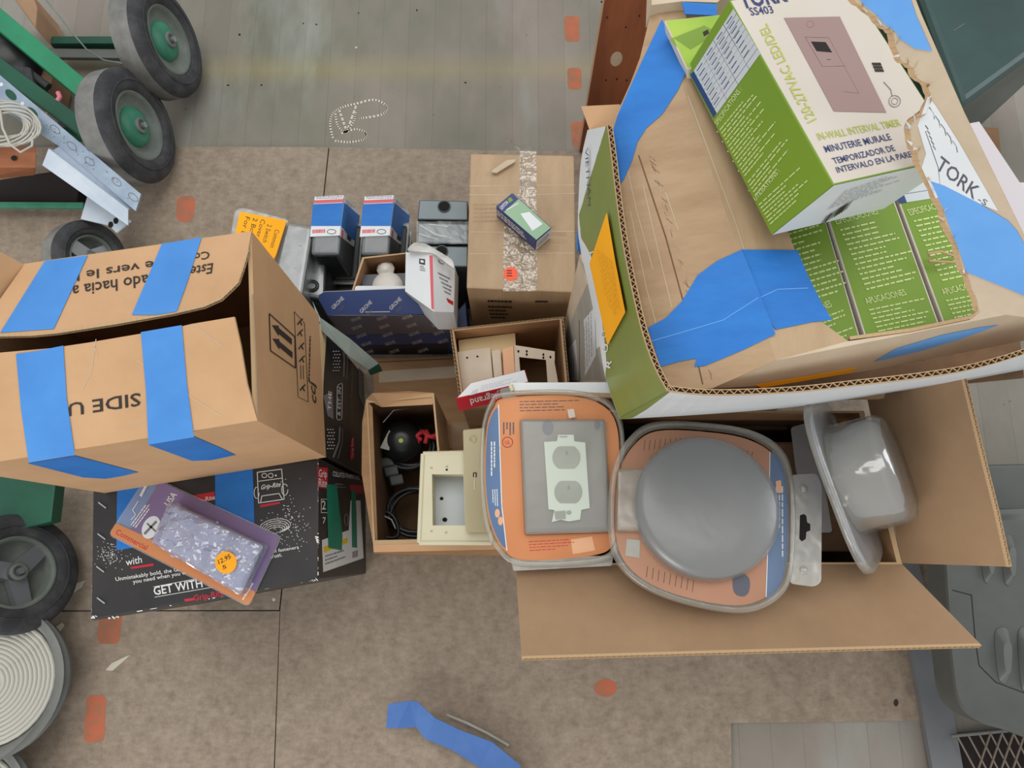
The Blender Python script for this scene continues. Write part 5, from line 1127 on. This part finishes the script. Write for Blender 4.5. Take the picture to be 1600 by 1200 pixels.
tag(m.build('white_carton'), 'pale carton corner showing right of the torn brown box', 'carton')

# grey plastic chairs, flat strip and mesh grate at the right
m = M(); m.prism([P(x, y, .014) for x, y in ((1385, 860), (1430, 860), (1470, 1010), (1516, 1260), (1468, 1260), (1422, 1005))], V((0, 0, -.012)), 'strip_grey'); tag(m.build('flat_strip'), 'long flat grey strip on the floor left of the grey plastic chair', 'floor strip')
r_ = thing('plastic_chair', P(1580, 900, .005), 'grey moulded plastic chair with ribbed slots at the right edge', 'chair')
zc_ = .22
m = M(); o_ = spline([(1470, 800), (1475, 880), (1480, 960), (1486, 1040), (1498, 1100), (1530, 1128), (1575, 1142), (1640, 1165), (1720, 1170)], 4, False) + [(1720, 790)]
t = [P(x, y, zc_) for x, y in o_]; lo = [up(p, zc_ - .05) for p in t]; nn_ = len(t)
ins = [P(x, y, zc_ + .008) for x, y in shr(o_, .93)]
m.add(t + lo, [(i, (i + 1) % nn_, nn_ + (i + 1) % nn_, nn_ + i) for i in range(nn_)], 'seat_grey', True); m.add(t + ins, [(i, (i + 1) % nn_, nn_ + (i + 1) % nn_, nn_ + i) for i in range(nn_)], 'seat_light', True); m.add(ins, [tuple(range(nn_))], 'seat_grey'); m.add(lo, [tuple(range(nn_))], 'seat_grey')
Z = ZP(zc_ + .008); m.stroke(Z, [(1488, 922), (1518, 930), (1524, 1000), (1530, 1040), (1556, 1066), (1620, 1090)], 1.4, 'pit', .001)
m.build('seat', r_)
for k, (x, y0_, y1_, w_) in enumerate(((1541, 840, 912, 15), (1574, 840, 916, 16), (1566, 985, 1068, 20), (1602, 985, 1082, 20))):
    m = M(); oo = spline([(x - w_ / 2, y0_), (x + w_ / 2, y0_), (x + w_ / 2 + 2, (y0_ + y1_) / 2), (x + w_ * .3 + 3, y1_ - 8), (x + 3, y1_), (x - w_ * .3 + 1, y1_ - 8), (x - w_ / 2, (y0_ + y1_) / 2)], 4)
    a = [P(px, py, zc_ + .009) for px, py in oo]; c = sum(a, V()) / len(a); bq = [c + (p - c) * .55 + V((0, 0, .012)) for p in a]; nn_ = len(a)
    m.add(a + bq, [(i, (i + 1) % nn_, nn_ + (i + 1) % nn_, nn_ + i) for i in range(nn_)], 'seat_light', True); m.add(bq, [tuple(range(nn_))], 'seat_light'); m.build('rib', r_)
m = M(); 
for x, y in ((1590, 860), (1700, 860), (1640, 1080), (1720, 1110)): p = P(x, y, .17); m.tube([p, up(p, .005) + V((0, 0, 0))], .012, 'seat_grey', 8); m.build('leg', r_); m = M()
for k, (y0_, y1_, z_) in enumerate(((726, 800, .16), (806, 860, .13))):
    t, b = quadbox([(1515, y0_), (1720, y0_ - 4), (1720, y1_), (1520, y1_)], z_, .002); m = M(); m.hexa(t, b, ['seat_grey', 'seat_grey'][k], .006, 3); tag(m.build('plastic_step'), ['grey plastic block behind the grey chair, nearer the brown flap top', 'grey plastic block touching the back of the grey chair'][k], 'plastic block')
r_ = thing('mesh_grate', P(1560, 1190, .002), 'metal diamond mesh grate in the bottom right corner', 'grate')
m = M(); t = [P(x, y, .012) for x, y in ((1488, 1148), (1720, 1128), (1720, 1280), (1510, 1280))]; m.prism([up(p, .004) for p in t], V((0, 0, -.002)), 'pit'); m.build('backing', r_)
m = M(); zg_ = .022
for k in range(14): m.tube([P(1494 + k * 18, 1147, zg_), P(1560 + k * 18, 1270, zg_)], .0018, 'mesh_metal', 5); m.tube([P(1512 + k * 18, 1250, zg_ + .002), P(1548 + k * 18, 1144, zg_ + .002)], .0018, 'mesh_metal', 5)
m.tube([P(1486, 1150, zg_), P(1580, 1141, zg_), P(1720, 1130, zg_)], .003, 'grey_paint', 6); m.build('wire_mesh', r_)

# ---------------------------------------------------------------- green cart and metal parts at the left
def bar(m, p, q, w_, h, mt, za, zb_=None):
    a = P(*p, za); b_ = P(*q, za if zb_ is None else zb_); d = (b_ - a).normalized(); s_ = d.cross(V((0, 0, 1))).normalized() * w_ / 2; u_ = s_.cross(d).normalized() * h
    if u_.z > 0: u_ = -u_
    m.hexa([a - s_, a + s_, b_ + s_, b_ - s_], [a - s_ + u_, a + s_ + u_, b_ + s_ + u_, b_ - s_ + u_], mt, .002)
cart = thing('hand_cart', P(120, 150, .002), 'green steel hand cart with three worn rubber wheels, top left', 'cart')
m = M(); bar(m, (-60, -20), (140, 148), .036, .03, 'green_paint', .16, .13); m.build('frame_rail', cart)
m = M(); bar(m, (-60, 60), (150, 215), .03, .03, 'green_paint_dk', .13, .12); m.build('frame_rail', cart)
m = M(); bar(m, (80, 62), (215, 62), .018, .02, 'green_paint_dk', .05); m.build('cross_bar', cart)
m = M(); bar(m, (90, 206), (170, 206), .022, .02, 'green_paint_dk', .08); m.build('cross_bar', cart)
m = M(); bar(m, (90, 190), (200, 190), .018, .012, 'grey_paint', .06); m.build('cross_bar', cart)
m = M(); bar(m, (60, 82), (220, 84), .022, .01, 'grey_paint', .04); m.build('cross_bar', cart)
m = M(); bar(m, (-60, 319), (130, 320), .012, .01, 'hub_green', .04); m.build('cross_bar', cart)
m = M(); bar(m, (168, -30), (195, 18), .02, .02, 'green_paint', .14); m.build('cross_bar', cart)
wheel(cart, (221, 196), .118, .109, .056, math.radians(13), .05); wheel(cart, (267, 62), .118, .109, .056, math.radians(13), .05)
wheel(cart, (146, 402), .085, .072, .05, math.radians(30), -.1, 'grey')
m = M(); m.tube([P(72, 0, .1), P(92, 24, .1), P(112, 50, .09), P(136, 78, .09), P(162, 94, .09), P(196, 100, .09), P(214, 99, .1)], .0016, 'grey_green_metal', 6); tag(m.build('thin_wire'), 'thin loose wire curving across the green cart near its wheels', 'wire')
m = M(); t, b = quadbox([(14, -10), (50, -10), (58, 10), (56, 42)], .10, .05); m.hexa(t, b, 'tan_wood', .003); t, b = quadbox([(52, 96), (82, 112), (76, 150), (50, 140)], .06, .004); m.hexa(t, b, 'tan_wood', .002)
tag(m.build('wood_scrap'), 'tan wood scraps between the green cart rails', 'wood scrap') if False else None
t, b = quadbox([(16, -10), (50, -10), (58, 12), (55, 44)], .10, .004); m = M(); m.hexa(t, b, 'tan_wood', .003); tag(m.build('wood_block'), 'tan wooden block above the long green rail at the top edge', 'wood block')
t, b = quadbox([(52, 92), (84, 112), (74, 156), (50, 145)], .07, .004); m = M(); m.hexa(t, b, 'tan_wood', .003); tag(m.build('wood_block'), 'pale wooden block between the two green rails, behind the black bracket', 'wood block')
r_ = thing('caster_bracket', P(20, 90, .02), 'black caster with bracket between the two green rails at the left edge', 'caster')
m = M(); m.lathe([(.03, -.012), (.055, -.014), (.062, 0), (.055, .014), (.03, .012), (.02, .016), (0, .016)], P(14, 88, .10), (.4, -.2, .9), 'black_plastic', 32); m.build('caster_wheel', r_)
m = M(); t, b = quadbox([(20, 100), (48, 105), (52, 130), (28, 125)], .12, .05); m.hexa(t, b, 'rubber', .004); m.tube([P(44, 112, .11), P(76, 136, .10)], .008, 'rubber', 8); m.build('bracket', r_)
m = M(); m.tube([P(72, 178, .1), P(84, 164, .11), P(92, 155, .12), P(94, 150, .12), P(90, 144, .12)], .0022, 'beige_box', 6); m.tube([P(90, 158, .121), P(94, 152, .122), P(91, 145, .121)], .0048, 'pink', 8)
tag(m.build('pink_hook'), 'small hook with a pink tip below the green rail', 'hook')
# slotted zinc strut
m = M(); a = [(-30, 92), (220, 303), (212, 330), (92, 228), (-30, 150)]; zz_ = .17
m.prism([P(x, y, zz_) for x, y in a], V((0, 0, -.004)), 'zinc'); Z = ZP(zz_)
for x, y in ((17, 148), (50, 176)): m.decal(Z, ell(x, y, 11, 6, 16, .75), 'green_paint_dk', .0006)
for x, y in ((2, 132), (35, 162)): m.decal(Z, ell(x, y, 3, 3, 10), 'white_card', .0006)
for x, y in ((86, 202), (112, 228), (140, 252), (182, 284), (208, 308)): m.stroke(Z, ell(x, y, 9, 4.5, 16, .72), 1, 'grey_ink', .0006, True)
for k in range(26): x = random.uniform(70, 205); y = 92 + (x + 30) * .844 + random.uniform(8, 26); m.decal(Z, ell(x, y, 1.2, .8, 6), 'grey_ink', .0006)
tag(m.build('slotted_strut'), 'slotted galvanised strut lying diagonally across the green cart', 'metal strut')
m = M(); prof = [(92, 229), (218, 331), (214, 327), (201, 351)]
A = [P(94, 228, .168), P(84, 234, .16), P(76, 232, .185), P(66, 258, .18)]; B = [P(214, 328, .168), P(204, 325, .16), P(200, 327, .178), P(200, 352, .17)]
for i in range(3): m.prism([A[i], B[i], B[i + 1], A[i + 1]], V((0, 0, -.0025)), 'zinc_white')
tag(m.build('steel_channel'), 'bright white steel channel bolted beside the slotted strut', 'metal channel')
m = M(); m.prism([P(x, y, .12) for x, y in ((136, 308), (205, 345), (182, 364), (170, 352), (126, 342))], V((0, 0, -.003)), 'zinc_white'); 
for x, y in ((181, 345), (173, 351)): m.decal(ZP(.12), ell(x, y, 4, 5, 12), 'hole', .0006)
tag(m.build('steel_tab'), 'small steel tab with two holes above the third wheel', 'metal tab')
t, b = quadbox([(-60, 236), (55, 228), (56, 270), (-60, 292)], .15, .10); 
m = M(); m.hexa([P(-60, 230, .16), P(56, 228, .16), P(56, 262, .155), P(-60, 262, .155)], [P(-60, 262, .10), P(56, 258, .10), P(54, 274, .10), P(-60, 286, .10)], 'wood', .002); m.decal(ZP(.158), ell(22, 247, 5, 4, 12), 'pit', .003)
tag(m.build('wood_block'), 'reddish wooden block under the coil of white wire', 'wood block')
m = M()
for k in range(9):
    r1 = 30 + k * 3.2; pts = [P(2 + (r1 + 6) * math.cos(a) * 1.0, 196 + r1 * .62 * math.sin(a) + 4 * math.sin(a * 2 + k), .185 + .004 * math.sin(a * 3 + k) + k * .001) for a in (2 * math.pi * i / 28 for i in range(28))]; m.tube(pts, .0022, 'white_wire', 6, closed=True)
m.tube([P(0, 170, .19), P(4, 200, .2), P(16, 226, .2), P(32, 238, .195), P(50, 228, .195), P(52, 208, .19)], .0022, 'white_wire', 6)
tag(m.build('wire_coil'), 'tangled coil of white wire at the left edge under the strut', 'wire coil')
m = M(); t, b = quadbox([(-60, 290), (130, 260), (120, 315), (-60, 315)], .03, .002); m.hexa(t, b, 'pit', .002); tag(m.build('dark_tray'), 'dark tray on the floor between the wood block and the thin green bar', 'tray')

cart2 = thing('platform_cart', P(20, 860, .002), 'green cart corner with a grey-spoked wheel below the brown carton', 'cart')
m = M(); t = [P(x, y, .10) for x, y in ((-60, 735), (88, 745), (80, 815), (-60, 850))]; m.hexa(t, [up(p, .07) for p in t], 'green_paint_dk', .003); m.build('cart_deck', cart2)
wheel(cart2, (30, 893), .11, .102, .036, math.radians(34), .25, 'grey')
def spool(c, z, r, lab):
    r_ = thing('wire_spool', up(P(*c, z), .002), lab, 'spool', 'white wire spools'); m = M(); p = P(*c, z)
    m.lathe([(r, 0), (r * 1.0, .006), (r * .86, .006), (r * .84, .002)], p, (.18, 0, 1), 'grey_paint', 56); m.lathe([(r, 0), (r * .84, -.01), (r * .84, -z + .03)], p, (0, 0, 1), 'grey_paint', 56); m.build('flange', r_)
    m = M(); 
    for k in range(12): 
        rr = r * (.80 - k * .055); ax_ = V((.18, 0, 1)).normalized(); u_ = ax_.orthogonal().normalized(); w2 = ax_.cross(u_)
        m.tube([p + ax_ * .002 + (u_ * math.cos(2 * math.pi * i / 36) + w2 * math.sin(2 * math.pi * i / 36)) * rr for i in range(36)], r * .034, 'white_wire', 6, closed=True)
    m.lathe([(r * .82, -.002), (0, -.002)], p, (.18, 0, 1), 'white_wire', 40); m.build('wound_wire', r_)
spool((-18, 1066), .09, .125, 'grey-rimmed spool of white wire at the left edge, below the spoked wheel'); spool((-75, 1275), .06, .125, 'spool of white wire in the bottom left corner, mostly outside the frame')

# ---------------------------------------------------------------- blue tape strip on the floor, bottom centre
r_ = thing('tape_roll_end', P(700, 1150, .0), 'folded strip of blue tape curling up from the floor at the bottom edge', 'tape')
m = M(); top = [(607, 1100, .05), (640, 1095, .055), (652, 1096, .055), (680, 1122, .05), (720, 1141, .045), (770, 1160, .04), (812, 1195, .04), (830, 1240, .04)]; bot = [(603, 1137, .035), (620, 1138, .035), (650, 1136, .03), (664, 1154, .025), (706, 1172, .02), (750, 1200, .02), (780, 1230, .02), (800, 1280, .02)]
a = [P(*p) for p in top]; b_ = [P(*p) for p in bot]; n_ = len(a); m.add(a + b_, [(i, i + 1, n_ + i + 1, n_ + i) for i in range(n_ - 1)], 'tape_dim'); m.add([p - V((0, 0, .0012)) for p in a + b_], [(i, i + 1, n_ + i + 1, n_ + i) for i in range(n_ - 1)], 'tape_dim'); m.build('tape_strip', r_)
m = M(); m.tube([P(698, 1117, .02), P(730, 1130, .02), P(762, 1146, .02), P(795, 1165, .02)], .003, 'grey_label', 6); m.build('tape_core', r_)
# galvanised strip leaning between the black nail box and the navy box
m = M(); A = [P(488, 470, .33), P(500, 496, .33), P(548, 530, .29), P(592, 568, .25)]; B = [P(497, 500, .33), P(502, 516, .33), P(545, 556, .285), P(576, 578, .25)]; a = A + B
m.add(a, [(0, 1, 5, 4), (1, 2, 6, 5), (2, 3, 7, 6)], 'grey_green_metal'); m.add([p - V((0, 0, .002)) for p in a], [(0, 1, 5, 4), (1, 2, 6, 5), (2, 3, 7, 6)], 'grey_green_metal')
q = [A[3], B[3], B[3] + V((.0, -.004, -.02)), A[3] + V((.002, -.006, -.025))]; m.prism(q, V((-.002, .002, 0)), 'green_paint_dk')
tag(m.build('metal_strip'), 'grey-green bent metal strip between the black nail box and the navy box', 'metal strip')
